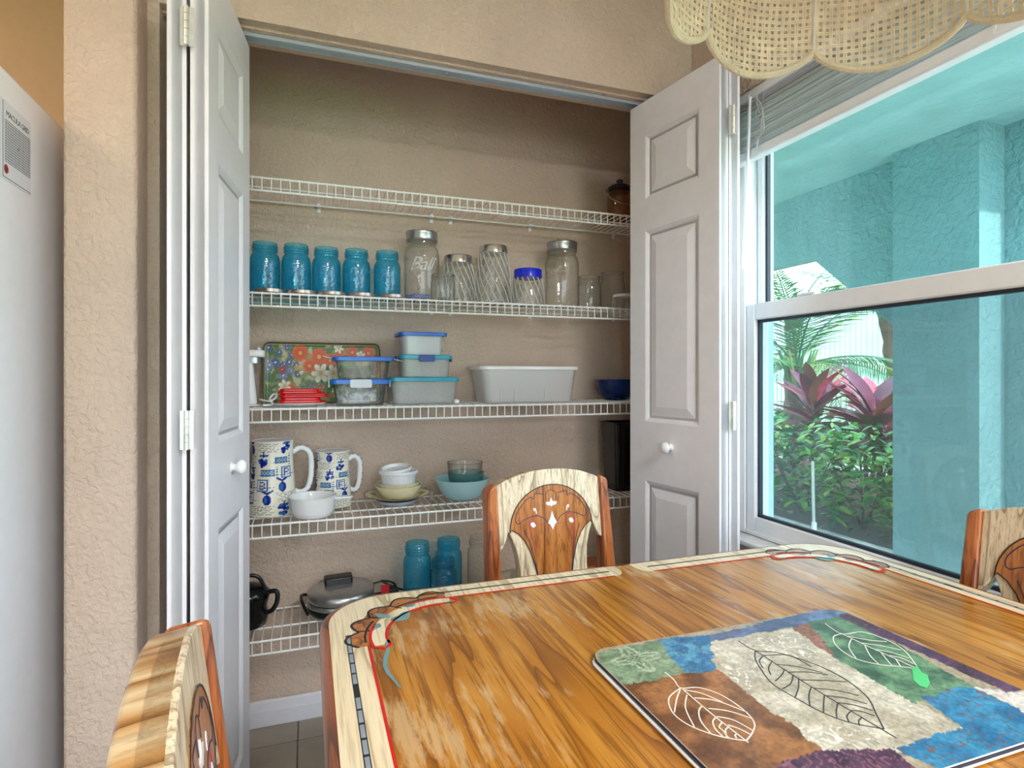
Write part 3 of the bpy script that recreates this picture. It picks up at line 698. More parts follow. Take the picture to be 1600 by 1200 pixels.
for k in range(16): flower(rg.uniform(.2, 2.0), rg.uniform(.05, .6), rg.uniform(.04, .07), 6, (RD, BL, YE, WH)[k % 4], YE, rg.uniform(0, 6))
for cx, cy, R in ((.62, .84, .15), (.95, .78, .16), (.78, .62, .13), (1.32, .86, .1), (1.55, .86, .12), (1.85, .85, .13), (.45, .22, .11), (1.15, .72, .12)): flower(cx, cy, R, 14, OR, YE, cx*3, .3)
for cx, cy, R in ((.98, .5, .17), (1.2, .5, .15), (1.3, .93, .09), (1.7, .8, .09), (.35, .28, .11)): flower(cx, cy, R, 6, WH, YE, cx, .5)
bd = np.minimum(np.minimum(ux, 2.05-ux), np.minimum(vy, 1-vy)); C[bd < .035] = lin('c9bf95'); C[bd < .014] = lin('5d6b4c')
t = thing('floral_tray', 'serving tray printed with orange and blue flowers leaning on the wall', 'tray', (p0.x, 2.0, Z3))
ang = .17
def tp(a, b, d): return (a*tw, .012+b*th*math.sin(ang)+d*math.cos(ang), b*th*math.cos(ang)-d*math.sin(ang)+.003)
m = MB(); rc = .1
def rnd(a, b):
    # pull the grid's corners in to round them
    x, y = a*2.05, b; cx = min(max(x, rc), 2.05-rc); cy = min(max(y, rc), 1-rc); dx, dy = x-cx, y-cy
    if dx and dy: L = math.hypot(dx, dy); mx_ = max(abs(dx), abs(dy)); s = mx_/L; x, y = cx+dx*s, cy+dy*s
    return x/2.05, y
vs = []
for j in range(NZ):
    for i in range(NX):
        a, b = rnd(i/(NX-1), j/(NZ-1)); e = min(i/(NX-1)*2.05, (1-i/(NX-1))*2.05, j/(NZ-1), 1-j/(NZ-1))
        vs.append(tp(a, b, -.010*(1-min(1, e/.06))**1.5))
m.add(vs, [(j*NX+i, j*NX+i+1, (j+1)*NX+i+1, (j+1)*NX+i) for j in range(NZ-1) for i in range(NX-1)])
o = m.build('printed_face', 'tray_print', t, smooth=60); setprint(o, C.reshape(-1, 3))
sd_ = o.modifiers.new('thick', 'SOLIDIFY'); sd_.thickness = .003; sd_.offset = -1
ed = [tp(*rnd(a, b), -.011) for a, b in [(k/40, 0) for k in range(40)]+[(1, k/20) for k in range(20)]+[(1-k/40, 1) for k in range(40)]+[(0, 1-k/20) for k in range(20)]]
MB().tube(ed, .0028, 6, closed=True).build('rim', plain('tray_rim', '5c5a3a', .4), t)
# white appliance at the shelf's end, with its cord
Y = 1.93; t = thing('kitchen_appliance', 'white kitchen appliance half hidden by the folded door', 'appliance', (px(391, Y), Y, Z3))
m = MB(); m.prism(rrect(-.042, -.04, .030, .04, .015), 0, .006); MB.prism(m, rrect(-.04, -.035, .022, .035, .014), .006, .13, Matrix(((1,0,-.10,0),(0,1,0,0),(0,0,1,0),(0,0,0,1))))
m.build('body', 'china_white', t, bevel=.004)
m = MB(); m.prism(rrect(-.05, -.036, .042, .036, .016), .148, .170); m.lathe([(.006, .168), (.006, .180), (0, .181)], 12, (.024, 0, 0)); m.build('head', 'china_white', t, bevel=.005)
m = MB(); m.prism(rrect(-.03, -.026, .026, .026, .01), .128, .150); m.tube([(.012, -.02, .14), (.012, .02, .14)], .012, 12); m.build('blade_gear', 'steel', t, bevel=.002)
o = MB().tube(spline([(.03, -.02, .020), (.052, -.05, .016), (.07, -.056, .022), (.078, -.052, .034), (.068, -.045, .036), (.058, -.05, .022), (.066, -.06, .006), (.04, -.07, .005)], 8), .0032, 8).build('cord', 'china_white', t)
# ================================================================ SHELF 4
Z4 = SH[3]+RW
FONT = {'B': ['1111.', '1...1', '1...1', '1111.', '1...1', '1...1', '1111.'], 'F': ['11111', '1....', '1....', '1111.', '1....', '1....', '1....'], 'P': ['1111.', '1...1', '1...1', '1111.', '1....', '1....', '1....']}
def toile(seed, NU=190, NV=130, asp=1.95):
    """cream glaze printed in blue: boxed letters, fruit, leaves, handwriting"""
    rg = np.random.default_rng(seed); u, v = np.meshgrid(np.linspace(0, asp, NU), np.linspace(0, 1, NV)); C = np.zeros((NV, NU, 3)); C[:] = lin('f2efdf')
    ink, mid, pale = np.array(lin('16208f')), np.array(lin('2f6aa8')), np.array(lin('8fb2c4'))
    def put(k, c): C[:] = np.where(k[..., None], c, C)
    cw, chh = .285, .167; cells = [(i, j) for j in range(6) for i in range(int(asp/cw))]
    for n, (i, j) in enumerate(cells):
        cx, cy = (i+.5+.25*(j % 2))*cw % asp, (j+.5)*chh; dx, dy = (u-cx)/1.38, (v-cy)/1.30; k = (i*2+j*3+seed) % 5
        if k == 0:
            s = .062; put((np.abs(dx) < s) & (np.abs(dy) < s), mid); put((np.abs(dx) < s-.013) & (np.abs(dy) < s-.013), lin('dfe6e0'))
            L = FONT['BFP'[(i+j) % 3]]; gx = np.floor((dx+.032)/.0128).astype(int); gy = np.floor((.042-dy)/.012).astype(int)
            ok = (gx >= 0) & (gx < 5) & (gy >= 0) & (gy < 7); arr = np.array([[ch == '1' for ch in r_] for r_ in L]); hit = np.zeros_like(ok); hit[ok] = arr[gy[ok], gx[ok]]; put(hit, ink)
        elif k == 1:     # fruit cluster
            for a in range(9): ox, oy = rg.uniform(-.05, .05), rg.uniform(-.055, .03); put(np.hypot(dx-ox, dy-oy) < .020, ink if a % 3 else mid)
            put((np.abs(dx+.02-dy*.6) < .05) & (np.abs(dy-.05) < .013), mid); put((np.abs(dx-.01) < .007) & (np.abs(dy-.06) < .03), ink)
        elif k == 2:     # pear with leaves
            put((dx/.042)**2+((dy+.02)/.052)**2 < 1, ink); put(((dx+.012)/.018)**2+((dy+.02)/.035)**2 < 1, mid)
            for s in (-1, 1): put((np.abs(dy-.045-s*dx*.5) < .012) & (np.abs(dx) < .06) & (dx*s > 0), ink)
        elif k == 3:
            put((np.abs(dx) < .075) & (np.abs(dy) < .035), mid); put((np.abs(dx) < .062) & (np.abs(dy) < .024), pale); put((np.sin(dx*170)*np.cos(dy*170) > .25) & (np.abs(dx) < .062) & (np.abs(dy) < .024), mid)
            put((np.abs(dx-.1) < .010) & (np.abs(dy) < .06) & (np.sin(dy*220) > -.3), mid)
        if k in (0, 3, 4):
            for q in range(5 if k == 4 else 1):
                yy = cy+.055-.026*q-(.085 if k != 4 else 0)
                w = (np.abs(v-yy-.0045*np.sin(u*150+q*2+np.sin(u*47))) < .0042) & (np.abs(dx) < .12-.02*(q % 3)) & (np.sin(u*61+q*3) > -.75); put(w, lin('4a4d63'))
    return C, NU, NV
def mug(name, label, X, Y, rb, rt, h, hand, seed, rz):
    t = thing(name, label, 'mug', (X, Y, Z4), rz)
    C, NU, NV = toile(seed); R = lambda f: rb+(rt-rb)*min(1, f*1.25)**1.0 if rt < rb else rb+(rt-rb)*f
    R = lambda f: rb*(1-.16*math.sin(min(1, f*1.05)*PI*.5)**1.3)+(rt-rb*.84)*max(0, (f-.82)/.18)**2
    vs = []; m = MB()
    for j in range(NV):
        f = j/(NV-1)
        for i in range(NU): a = 2*PI*i/(NU-1); vs.append((R(f)*math.cos(a), R(f)*math.sin(a), f*h))
    m.add(vs, [(j*NU+i, j*NU+i+1, (j+1)*NU+i+1, (j+1)*NU+i) for j in range(NV-1) for i in range(NU-1)])
    o = m.build('printed_body', 'mug_print', t, smooth=60); setprint(o, C.reshape(-1, 3))
    MB().lathe([(R(1), h), (R(1)*.985, h+.0015), (R(1)*.95, h), (R(.9)*.94, h*.85), (R(.5)*.94, h*.5), (R(.1)*.9, .01), (0, .008)], 40).build('lining', 'china_white', t, smooth=60)
    MB().lathe([(0, .0005), (rb, .0005)], 40).build('foot', 'china_white', t)
    r1 = R(.8)-.003; r2 = R(.25)-.003
    P = spline([(r1, 0, h*.82), (r1+hand*.5, 0, h*.88), (r1+hand*.95, 0, h*.78), (r1+hand, 0, h*.52), (r1+hand*.85, 0, h*.32), (r2+hand*.4, 0, h*.25), (r2, 0, h*.27)], 8)
    m = MB(); n = len(P); m.tube(P, [.0085]*n, 12)
    m.build('handle', 'china_white', t, smooth=60)
    # blue sprigs on the handle
    s = MB()
    for k in range(3, n-3, 4):
        p = P[k]; d = (P[k+1]-P[k-1]).normalized(); nrm = Vector((-d.z, 0, d.x)); nrm = nrm if nrm.x > 0 or True else -nrm
        for q in (-1, 1): s.lathe([(.0001, 0), (.003, .0006), (.0028, .0016), (0, .002)], 8, p+Vector((nrm.x*.0072, -.0045*q-.001, nrm.z*.0072)))
    s.build('sprig_print', 'navy_clip', t)
    return t
mug('pitcher_mug', 'large tall mug printed with blue fruit and letters', px(426, 1.955), 1.955, .071, .062, zat(426, 688, 1.955)-Z4, .058, 1, .16)
mug('pitcher_mug', 'smaller printed mug beside the large blue fruit mug', px(520, 2.0), 2.0, .060, .057, zat(520, 704, 2.0)-Z4, .040, 4, .10)
# handled soup bowl
Y = 1.868; t = thing('soup_bowl', 'white handled soup bowl set before the printed mugs', 'bowl', (px(489, Y), Y-.005, Z4), -.12); r = rad(75, 489, Y); h = .061
MB().lathe([(r*.72, 0), (r*.80, .003), (r*.9, h*.3), (r*.97, h*.9), (r*1.01, h), (r*.98, h+.001), (r*.92, h*.9), (r*.85, h*.3), (r*.6, .007), (0, .006)], 44).build('bowl', 'china_white', t, smooth=60)
m = MB(); P = [(x, s*w) for s in (1,) for x, w in ((r*.9, .018), (r+.012, .013), (r+.03, .015), (r+.044, .012), (r+.049, .0))]; Q = P+[(x, -w) for x, w in P[-2::-1]]
m.prism(Q, h-.012, h-.005); m.build('handle', 'china_white', t, bevel=.003, bseg=3, smooth=60)
# plates, bowls and ramekins
Y = 1.965; X = px(621, Y)
o = MB().lathe([(0, 0), (.058, 0), (.062, .004), (.070, .012), (.0685, .013), (.058, .008), (0, .006)], 44).build('blue_saucer', plain('china_blue', 'cdd9ee', .15, vary=.02), smooth=60); o.location = (X, Y, Z4); tag(o, 'pale blue saucer under the ruffled cream plate', 'saucer')
m = MB(); m.lathe([(0, .0), (.05, .0), (.072, .006), (.104, .016), (.108, .018), (.104, .0195), (.072, .010), (.05, .004), (0, .004)], 72, flute=lambda a, z, rr: (.003*math.sin(18*a) if rr > .09 else 0))
t = thing('ruffled_plate', 'cream plate with ruffled gilt edge under the stacked bowls', 'plate', (X, Y, Z4+.0135)); m.build('plate', 'cream_china', t, smooth=60)
n = 72; MB().tube([((.1075+.003*math.sin(18*a))*math.cos(a), (.1075+.003*math.sin(18*a))*math.sin(a), .0182) for a in [2*PI*k/216 for k in range(216)]], .0013, 5, closed=True).build('gilt_edge', plain('gilt', '7d6a42', .35, .3), t)
m = MB()
for k in range(9):
    a = 2*PI*k/9; p = [(.080+.012*math.sin(q*1.9), a-.2+.05*q) for q in range(9)]; m.tube([(rr*math.cos(b), rr*math.sin(b), .0105+(rr-.072)*.29) for rr, b in p], .0012, 5)
m.build('scroll_print', plain('scroll_brown', '8a7c5c', .4), t)
def bowl(name, label, X, Y, z, r, h, mat, ft=.5, cat='bowl', rim=None, ex=.55):
    t = thing(name, label, cat, (X, Y, z)); n = 10
    out = [(r*ft, 0)]+[(r*(ft+(1-ft)*(k/n)**ex), h*k/n) for k in range(1, n+1)]
    inn = [(x*.95 if i else 0, y+.004) for i, (x, y) in enumerate(out)]; inn[-1] = (r*.955, h)
    MB().lathe(out+inn[::-1], 44).build('bowl', mat, t, smooth=60)
    if rim: MB().tube([(r*.98*math.cos(2*PI*k/40), r*.98*math.sin(2*PI*k/40), h) for k in range(40)], .0016, 6, closed=True).build('rim', rim, t)
    return t
zb_ = Z4+.0135+.0045
bowl('cream_bowl', 'lower cream bowl standing on the ruffled plate', X+.003, Y-.01, zb_, rad(75, 623, Y), .045, 'cream_china', .55, ex=.7)
bowl('cream_bowl', 'inner cream bowl nested in the lower cream bowl', X+.003, Y-.01, zb_+.0108, rad(69, 623, Y), .043, 'cream_china', .55, ex=.7)
r = rad(58, 622, Y)
def ramekin(label, X, Y, z, r, h, tilt):
    t = thing('ramekin', label, 'ramekin', (X, Y, z)); t.rotation_euler = tilt
    MB().lathe([(r*.78, 0), (r*.86, .003), (r*.92, h*.55), (r*.97, h*.86)], 44).build('relief_wall', 'china_relief', t, smooth=60)
    MB().lathe([(r*.97, h*.86), (r*1.06, h*.88), (r*1.07, h*.96), (r*1.04, h), (r*.96, h), (r*.90, h*.9), (r*.84, h*.3), (r*.74, .006), (0, .005)], 44).build('rim', 'china_white', t, smooth=60)
    MB().lathe([(0, .0004), (r*.8, .0004)], 30).build('foot', 'china_white', t)
ramekin('white relief ramekin standing in the cream bowls', X+.002, Y-.01, zb_+.020, r, .072, (0, 0, 0))
ramekin('second white ramekin nested inside the relief ramekin', X+.000, Y-.008, zb_+.034, r*.80, .070, (0.10, -.10, 0))
Y = 1.955; X = px(722, Y)
bowl('pale_bowl', 'pale blue bowl holding a clear glass bowl', X, Y, Z4, rad(86, 722, Y), .072, 'ltblue_china', .5)
bowl('aqua_bowl', 'small aqua glass bowl inside the pale blue bowl', X+.012, Y-.005, Z4+.030, rad(57, 725, Y), .062, 'aqua_glass', .7, rim='aqua_glass', ex=.35)
bowl('clear_bowl', 'clear glass bowl stacked highest over the pale blue bowl', X+.009, Y-.005, Z4+.060, rad(56, 725, Y), .066, 'clear_glass', .78, rim='clear_glass', ex=.35)
# black bin
Y = 1.93; t = thing('tall_bin', 'tall black plastic bin beside the pantry side wall', 'bin', (px(972, Y), Y, Z4)); h = zat(960, 660, Y)-Z4
rbox(.125, .13, h, .02, .84, wall=.05).build('tub', 'black_gloss', t, smooth=40)
m = MB(); A = [(x*1.0, y*1.0, h) for x, y in rrect(-.0625, -.065, .0625, .065, .02)]; m.tube(A, .0035, 6, closed=True).build('rim', 'black_gloss', t)

# ================================================================ SHELF 5
Z5 = SH[4]+RW
Y = 1.955; t = thing('waffle_iron', 'round stainless waffle iron with black handle on the lowest shelf', 'waffle iron', (px(533, Y), Y, Z5), .1); r = rad(107, 533, Y)
MB().lathe([(r*.7, 0), (r*.9, .006), (r*.98, .016), (r*.98, .030), (r*.95, .034)], 48).build('base', 'black', t, smooth=50)
MB().lathe([(r*.97, .030), (r*1.0, .034), (r*1.0, .042), (r*.97, .045)], 48).build('lower_band', 'steel', t, smooth=50)
MB().lathe([(r*.95, .046), (r*.985, .049), (r*.985, .064), (r*.96, .072), (r*.90, .076), (r*.4, .0785), (0, .079)], 48).build('lid', 'steel', t, smooth=60)
m = MB(); m.prism([(-.048, .018), (.040, .018), (.046, .068), (-.046, .068)], .074, .100); m.build('handle_pad', 'black', t, bevel=.006, bseg=3)
MB().tube(spline([(-r*.95, .05, .05), (-r*1.12, .02, .06), (-r*1.14, -.03, .055), (-r*1.02, -.07, .03)], 8), .005, 8).build('side_handle', 'black', t)
m = MB(); m.box((-.03, -r*1.0, .018), (.03, -r*.93, .045)); m.build('front_latch', 'black', t, bevel=.005)
m = MB()      # maker's mark: too small in the photo to read, so a row of raised flecks
for k in range(8): m.box((-.026+.0066*k, -.031, .0782), (-.0225+.0066*k, -.031+(.004, .006, .005)[k % 3], .0795))
m.build('raised_mark', 'paint_grey', t, smooth=0)
cd = thing('power_cord', 'coiled black power cord with red tag beside the waffle iron', 'cord', (px(601, 1.99), 1.99, Z5))
m = MB(); P = []
for k in range(40): a = k/40*2*PI*2.3; P.append((-.01+.045*math.cos(a), .02*math.sin(a), .030+.020*math.sin(a*.5+1)+.010*math.sin(a)))
P += [(.06, .0, .03), (.10, .01, .025), (.13, .012, .02)]; m.tube(spline(P, 3), .0034, 7); m.build('cable', 'black', cd)
m = MB().box((-.014, -.026, .035), (.012, -.024, .062)).build('red_tag', 'red_plastic', cd); MB().box((.006, -.022, .022), (.044, .004, .046)).build('plug', 'black', cd, bevel=.004)
t = thing('kitchen_appliance', 'black appliance with curved handle half hidden by the folded door', 'appliance', (px(385, 1.93), 1.93, Z5))
MB().lathe([(.045, 0), (.058, .006), (.063, .03), (.058, .06), (.066, .085), (.068, .10), (.05, .118), (.02, .128), (0, .13)], 36).build('body', 'black_gloss', t, smooth=60)
MB().tube(spline([(.05, -.02, .10), (.085, -.03, .105), (.088, -.03, .075), (.075, -.03, .05), (.055, -.02, .04)], 8), .007, 10).build('handle', 'black', t)
MB().tube(spline([(-.03, -.02, .12), (0, -.02, .155), (.035, -.02, .15), (.055, -.02, .11)], 8), .006, 10).build('lid_handle', 'black', t)
for x, yt, w, Y, g, lab in ((652, 847, 44, 1.92, 'blue_glass', 'open quart blue jar on the lowest shelf, before its twin'), (701, 841, 42, 1.985, 'blue_glass', 'open quart blue jar on the lowest shelf, behind the small jar'),
                            (752, 838, 44, 2.0, 'clear_glass', 'clear open jar on the lowest shelf behind the oak chair')):
    X, r, h = spot(x, yt, w, Y, 4); mason('mason_jar', lab, 'jar', X, Y, Z5, r, h, g, emboss=False)
X, r, h = spot(693, 872, 43, 1.865, 4); t = thing('small_jar', 'small pale blue jar standing before the quart jars', 'jar', (X, 1.865, Z5))
MB().lathe(jar_prof(r, h, .80), 36).build('glass', 'blue_glass_light', t, smooth=50); MB().lathe([(r*.8, .004), (0, .006)], 30).build('glass_base', 'blue_glass_light', t)
t = thing('fallen_jar', 'clear jar lying on its side on the lowest shelf', 'jar', (px(806, 1.93), 1.93, Z5+.040)); t.rotation_euler = (0, -PI/2, .3)
MB().lathe(jar_prof(.038, .11), 32).build('glass', 'clear_glass', t, smooth=50); MB().lathe([(.03, .004), (0, .006)], 30).build('glass_base', 'clear_glass', t)
MB().tube([(.034*math.cos(2*PI*k/30), .034*math.sin(2*PI*k/30), .108) for k in range(30)], .002, 6, closed=True).build('wire_ring', 'steel', t)
Y = 1.95; t = thing('lidded_dish', 'glass dish with reddish wooden rim seen past the chair', 'dish', (px(922, Y), Y, Z5))
rbox(.12, .10, .055, .012, .95, wall=.04).build('dish', 'clear_glass', t); m = MB(); m.prism(rrect(-.065, -.055, .065, .055, .012), .055, .064); m.build('wooden_lid', 'post_oak', t, bevel=.002)

# ================================================================ FRIDGE with an eye chart
FXS = -.539; FZ = 1.730
fr = thing('refrigerator', 'white refrigerator standing beside the stub wall', 'refrigerator', (FXS-.38, .85, 0))
m = MB().box((FXS-.76, .93, .03), (FXS, 1.66, FZ)); m.build('cabinet', 'fridge_white', fr, bevel=.012, bseg=3, world=True)
MB().box((FXS-.74, .92, .03), (FXS-.012, .93, FZ-.01)).build('door_gasket', 'gasket', fr, world=True)
MB().box((FXS-.758, .85, .05), (FXS-.002, .92, 1.15)).build('lower_door', 'fridge_white', fr, bevel=.014, bseg=3, world=True)
MB().box((FXS-.758, .85, 1.16), (FXS-.002, .92, FZ)).build('freezer_door', 'fridge_white', fr, bevel=.014, bseg=3, world=True)
for sx in (FXS-.70, FXS-.06):
    for sy in (.98, 1.58): MB().box((sx-.02, sy-.02, 0), (sx+.02, sy+.02, .032)).build('foot', 'black', fr, world=True)
ch = thing('eye_chart', 'printed grid chart stuck to the side of the refrigerator', 'chart', (FXS, 1.4, 1.5))
q = [onX(2, 152, FXS), onX(47, 193, FXS), onX(47, 306, FXS), onX(2, 270, FXS)]
ya, yb_ = q[0].y, q[1].y; za, zb2 = max(q[0].z, q[1].z), min(q[2].z, q[3].z)
wy = yb_-ya
MB().box((FXS+.0003, ya-.05, zb2), (FXS+.001, yb_, za)).build('sheet', plain('paper', 'dfe6f0', .5, vary=.01), ch, world=True)
m = MB(); g0, g1 = ya+.012, yb_-.004; gh = zb2+.035; gt = gh+(g1-g0)*1.02; gt = min(gt, za-.035)
for k in range(17):
    y = g0+(g1-g0)*k/16; m.box((FXS+.0009, y-.0004, gh), (FXS+.0013, y+.0004, gt)); z = gh+(gt-gh)*k/16; m.box((FXS+.0009, g0, z-.0004), (FXS+.0013, g1, z+.0004))
m.box((FXS+.0009, ya+.003, zb2+.004), (FXS+.0013, ya+.0042, za-.002))
m.box((FXS+.0009, ya+.003, zb2+.004), (FXS+.0013, yb_, zb2+.0052))
m.build('grid_print', 'paint_black', ch, smooth=0, world=True, kind='stuff')
cy, cz = (g0+g1)/2, (gh+gt)/2
MB().lathe([(0, 0), (.0025, 0)], 12).add([(FXS+.0014, cy+.0028*math.cos(2*PI*k/12), cz+.0028*math.sin(2*PI*k/12)) for k in range(12)], [tuple(range(12))]).build('centre_dot', 'paint_black', ch, smooth=0, world=True)
textmesh('MACULA GRID', .0155, lambda x, y, z: (FXS+.0011+z, (g0+g1)/2+x, gt+.008+y), .0003, 0, .9).build('heading', 'paint_black', ch, smooth=0, world=True)
m = MB(); cx_, cz_ = g0+.004, gh-.014
m.add([(FXS+.0013, cx_+.009*math.cos(2*PI*k/16), cz_+.009*math.sin(2*PI*k/16)) for k in range(16)], [tuple(range(16))]); m.build('emblem', 'paint_red', ch, smooth=0, world=True)
m = MB(); m.add([(FXS+.0015, cx_+.004*math.cos(2*PI*k/16), cz_+.006*math.sin(2*PI*k/16)) for k in range(16)], [tuple(range(16))]); m.build('emblem_centre', 'paint_black', ch, smooth=0, world=True)
# ================================================================ TABLE
TZ = .775; TX0, TX1, TY0, TY1 = .016, 1.108, -.42, 1.013; RC = .11
tb = thing('dining_table', 'oak dining table with whitewashed border and painted corner fans', 'table', ((TX0+TX1)/2, (TY0+TY1)/2, 0))
def outline(i): return rrect(TX0+i, TY0+i, TX1-i, TY1-i, RC-i*.8, 14)
XM = .58
# two halves of the top, split along the seam
def half(name, a, b):
    m = MB(); out = [p for p in outline(.013)]
    def clip(P):
        R = []
        n = len(P)
        for i in range(n):
            p, q = P[i], P[(i+1) % n]; ip, iq = a <= p[0] <= b, a <= q[0] <= b
            if ip: R.append(p)
            if ip != iq:
                xx = a if (p[0] < a) != (q[0] < a) else b; s = (xx-p[0])/(q[0]-p[0]); R.append((xx, p[1]+(q[1]-p[1])*s))
        return R
    m.prism(clip(out), TZ-.030, TZ-.0004); return m.build(name, 'table_oak', tb, smooth=0, world=True)
half('tabletop_half', -1, XM-.0006); half('tabletop_half', XM+.0006, 3)
# rounded outer edge
m = MB(); n = len(outline(0)); prof = [(.013, 0), (.006, -.001), (.002, -.004), (0, -.012), (0, -.022), (.004, -.030), (.02, -.034), (.02, -.036)]
vs = []
for i, dz in prof: vs += [(x, y, TZ+dz) for x, y in outline(i)]
m.add(vs, [(j*n+k, (j+1)*n+k, (j+1)*n+(k+1) % n, j*n+(k+1) % n) for j in range(len(prof)-1) for k in range(n)]); m.build('rounded_edge', 'edge_oak', tb, smooth=50, world=True)
# whitewashed border, one strip per half, ending round near the seam
def border(a, b, side):
    A = [p for p in outline(.0135) if a <= p[0] <= b]; B = [p for p in outline(.062) if a <= p[0] <= b]
    return A, B
def strip(half, out_i, in_i, z0, z1, endgap, name, mat, rnd=0):
    O, I = rrect(TX0+out_i, TY0+out_i, TX1-out_i, TY1-out_i, max(.004, RC-out_i*.8), 14), rrect(TX0+in_i, TY0+in_i, TX1-in_i, TY1-in_i, max(.004, RC-in_i*.8), 14)
    c = lambda P: [p for p in P if (p[0] < XM if half < 0 else p[0] > XM)]
    e = XM+half*endgap
    def order(P, i_):
        P = c(P)
        if half < 0: mid = P; top = [(e, TY1-i_)]; bot = [(e, TY0+i_)]; return top+P+bot
        # right half: from far end clockwise to near end
        k = len(P)//2; P = P[:k][::-1]+P[k:][::-1]
        return [(e, TY1-i_)]+P+[(e, TY0+i_)]
    o, i = order(O, out_i), order(I, in_i); m = MB(); n = len(o)
    vs = []
    for (p, q) in zip(o, i): vs += [(p[0], p[1], z0), (p[0], p[1], z1), (q[0], q[1], z0), (q[0], q[1], z1)]
    fs = []
    for k in range(n-1): a4, b4 = k*4, k*4+4; fs += [(a4+1, b4+1, b4+3, a4+3), (a4, a4+2, b4+2, b4), (a4, b4, b4+1, a4+1), (a4+2, a4+3, b4+3, b4+2)]
    fs += [(0, 1, 3, 2), (n*4-4, n*4-2, n*4-1, n*4-3)]
    m.add(vs, fs)
    if rnd:   # rounded inner corner of the strip's end
        for yy, sg in ((TY1, -1), (TY0, 1)):
            y0_, y1_ = yy+sg*out_i, yy+sg*in_i; m.prism([(e, y0_)]+[(e+(-half)*.022*math.sin(t_), y0_+(y1_-y0_)*(1-math.cos(t_)) if False else y0_+(y1_-y0_)*math.sin(PI/2-t_)**.6) for t_ in [PI/2*k/6 for k in range(6, -1, -1)]], z0, z1)
    return m.build(name, mat, tb, smooth=0, world=True)
for s in (-1, 1):
    strip(s, .0132, .061, TZ-.004, TZ+.0002, .038, 'border_strip', 'cream_oak', 1)
    xe = XM+s*.042; xs = TX0+.160 if s < 0 else TX1-.160; xl = TX0 if s < 0 else TX1; q = 1 if s < 0 else -1
    for nm, d, w, z, mt in (('red_line', .0628, .0036, .0004, 'paint_red'), ('dark_line', .038, .007, .0005, 'paint_black')):
        m = MB(); m.ribbon([(xs, TY1-d), (xe, TY1-d)], w if nm == 'red_line' else .0042, TZ, thick=z); m.ribbon([(xl+q*d, TY1-.155), (xl+q*d, TY0+.155)], w, TZ, thick=z); m.ribbon([(xs, TY0+d), (xe, TY0+d)], w, TZ, thick=z)
        m.build(nm, mt, tb, smooth=0, world=True)
# pale dashes inside the dark line along both long sides
m0 = None
for X_ in (TX0+.038, TX1-.038):
    for k in range(46):
        y = TY1-.172-.0275*k
        if k % 6 == 5: continue
        if y < TY0+RC: break
        if m0 is None: o = m0 = MB().box((-.0024, -.0115, 0), (.0024, .0115, .0003)).build('inlay_dash', 'paint_grey', tb)
        else: o = m0.copy(); COL.objects.link(o)
        o.location = tb.matrix_basis.inverted() @ Vector((X_, y, TZ+.00045))
# corner fans
def fan(cx, cy, sx, sy):
    """corner ornament: lobed oak fan with black outline, cream scroll edged in red, blue-grey sprigs"""
    T = lambda p: (cx+sx*p[0], cy+sy*p[1])
    def poly(pts, z, mat, name): m = MB(); m.prism([T(p) for p in pts] if sx*sy > 0 else [T(p) for p in pts][::-1], TZ, TZ+z); m.build(name, mat, tb, smooth=0, world=True)
    def line(pts, w, z, mat, name): m = MB(); m.ribbon([T(p) for p in pts], w, TZ+.0001, thick=z); m.build(name, mat, tb, smooth=0, world=True)
    lobes = []; D = .158
    pt = lambda r_, a: (D-r_*math.cos(math.radians(a)), -D+r_*math.sin(math.radians(a)))
    for k in range(5):
        for f in range(9): lobes.append(pt(.137+.016*math.sin(PI*f/8), -7+21*k+20*f/8))
    base = [pt(.100, -7+104*k/10) for k in range(10, -1, -1)]
    poly(lobes+base, .0005, 'splat_oak', 'fan_inlay')
    line(lobes, .0034, .0009, 'paint_black', 'fan_outline')
    for k in range(1, 5): line([pt(.137, -7+21*k), pt(.115, -7+21*k+2)], .0022, .0009, 'paint_black', 'fan_outline')
    arc = lambda r_, a0, a1, n=16: [pt(r_, a0+(a1-a0)*k/n) for k in range(n+1)]
    line(arc(.108, -10, 100), .021, .0007, 'cream_oak', 'scroll'); line(arc(.0965, -13, 103), .0042, .0011, 'paint_red', 'scroll_edge')
    for a0, a1 in ((-11, 26), (62, 101)): line(arc(.119, a0, a1), .0042, .0011, 'paint_red', 'scroll_edge')
    for a0, a1 in ((-2, 30), (56, 90)): line(arc(.126, a0, a1), .003, .0012, 'paint_black', 'scroll_edge')
    line([pt(.0965, -13), pt(.108, -17), pt(.119, -11)], .0042, .0011, 'paint_red', 'scroll_edge'); line([pt(.0965, 103), pt(.108, 107), pt(.119, 101)], .0042, .0011, 'paint_red', 'scroll_edge')
    for a, r_, L, th in ((45, .094, .040, 40), (40, .122, .026, -45), (22, .114, .020, 60), (66, .114, .020, 20), (-8, .098, .014, 60), (99, .098, .014, 30)):
        c_ = pt(r_, a); t_ = math.radians(th); P = []
        for k in range(12): q = 2*PI*k/12; ex, ey = L*.5*math.cos(q), L*.24*math.sin(q)*(1+.4*math.sin(3*q)); P.append((c_[0]+ex*math.cos(t_)-ey*math.sin(t_), c_[1]+ex*math.sin(t_)+ey*math.cos(t_)))
        poly(P, .0012, 'paint_teal', 'sprig')
fan(TX0+.028, TY1-.024, 1, 1); fan(TX1-.028, TY1-.024, -1, 1)
m = MB(); m.ribbon([(TX0+.083+.006*math.sin(k*.9), TY1-.16-.02*k) for k in range(9)], [.002+.004*math.sin(k/8*PI) for k in range(9)], TZ+.0001, thick=.0003); m.build('paint_smear', 'paint_teal', tb, smooth=0, world=True)
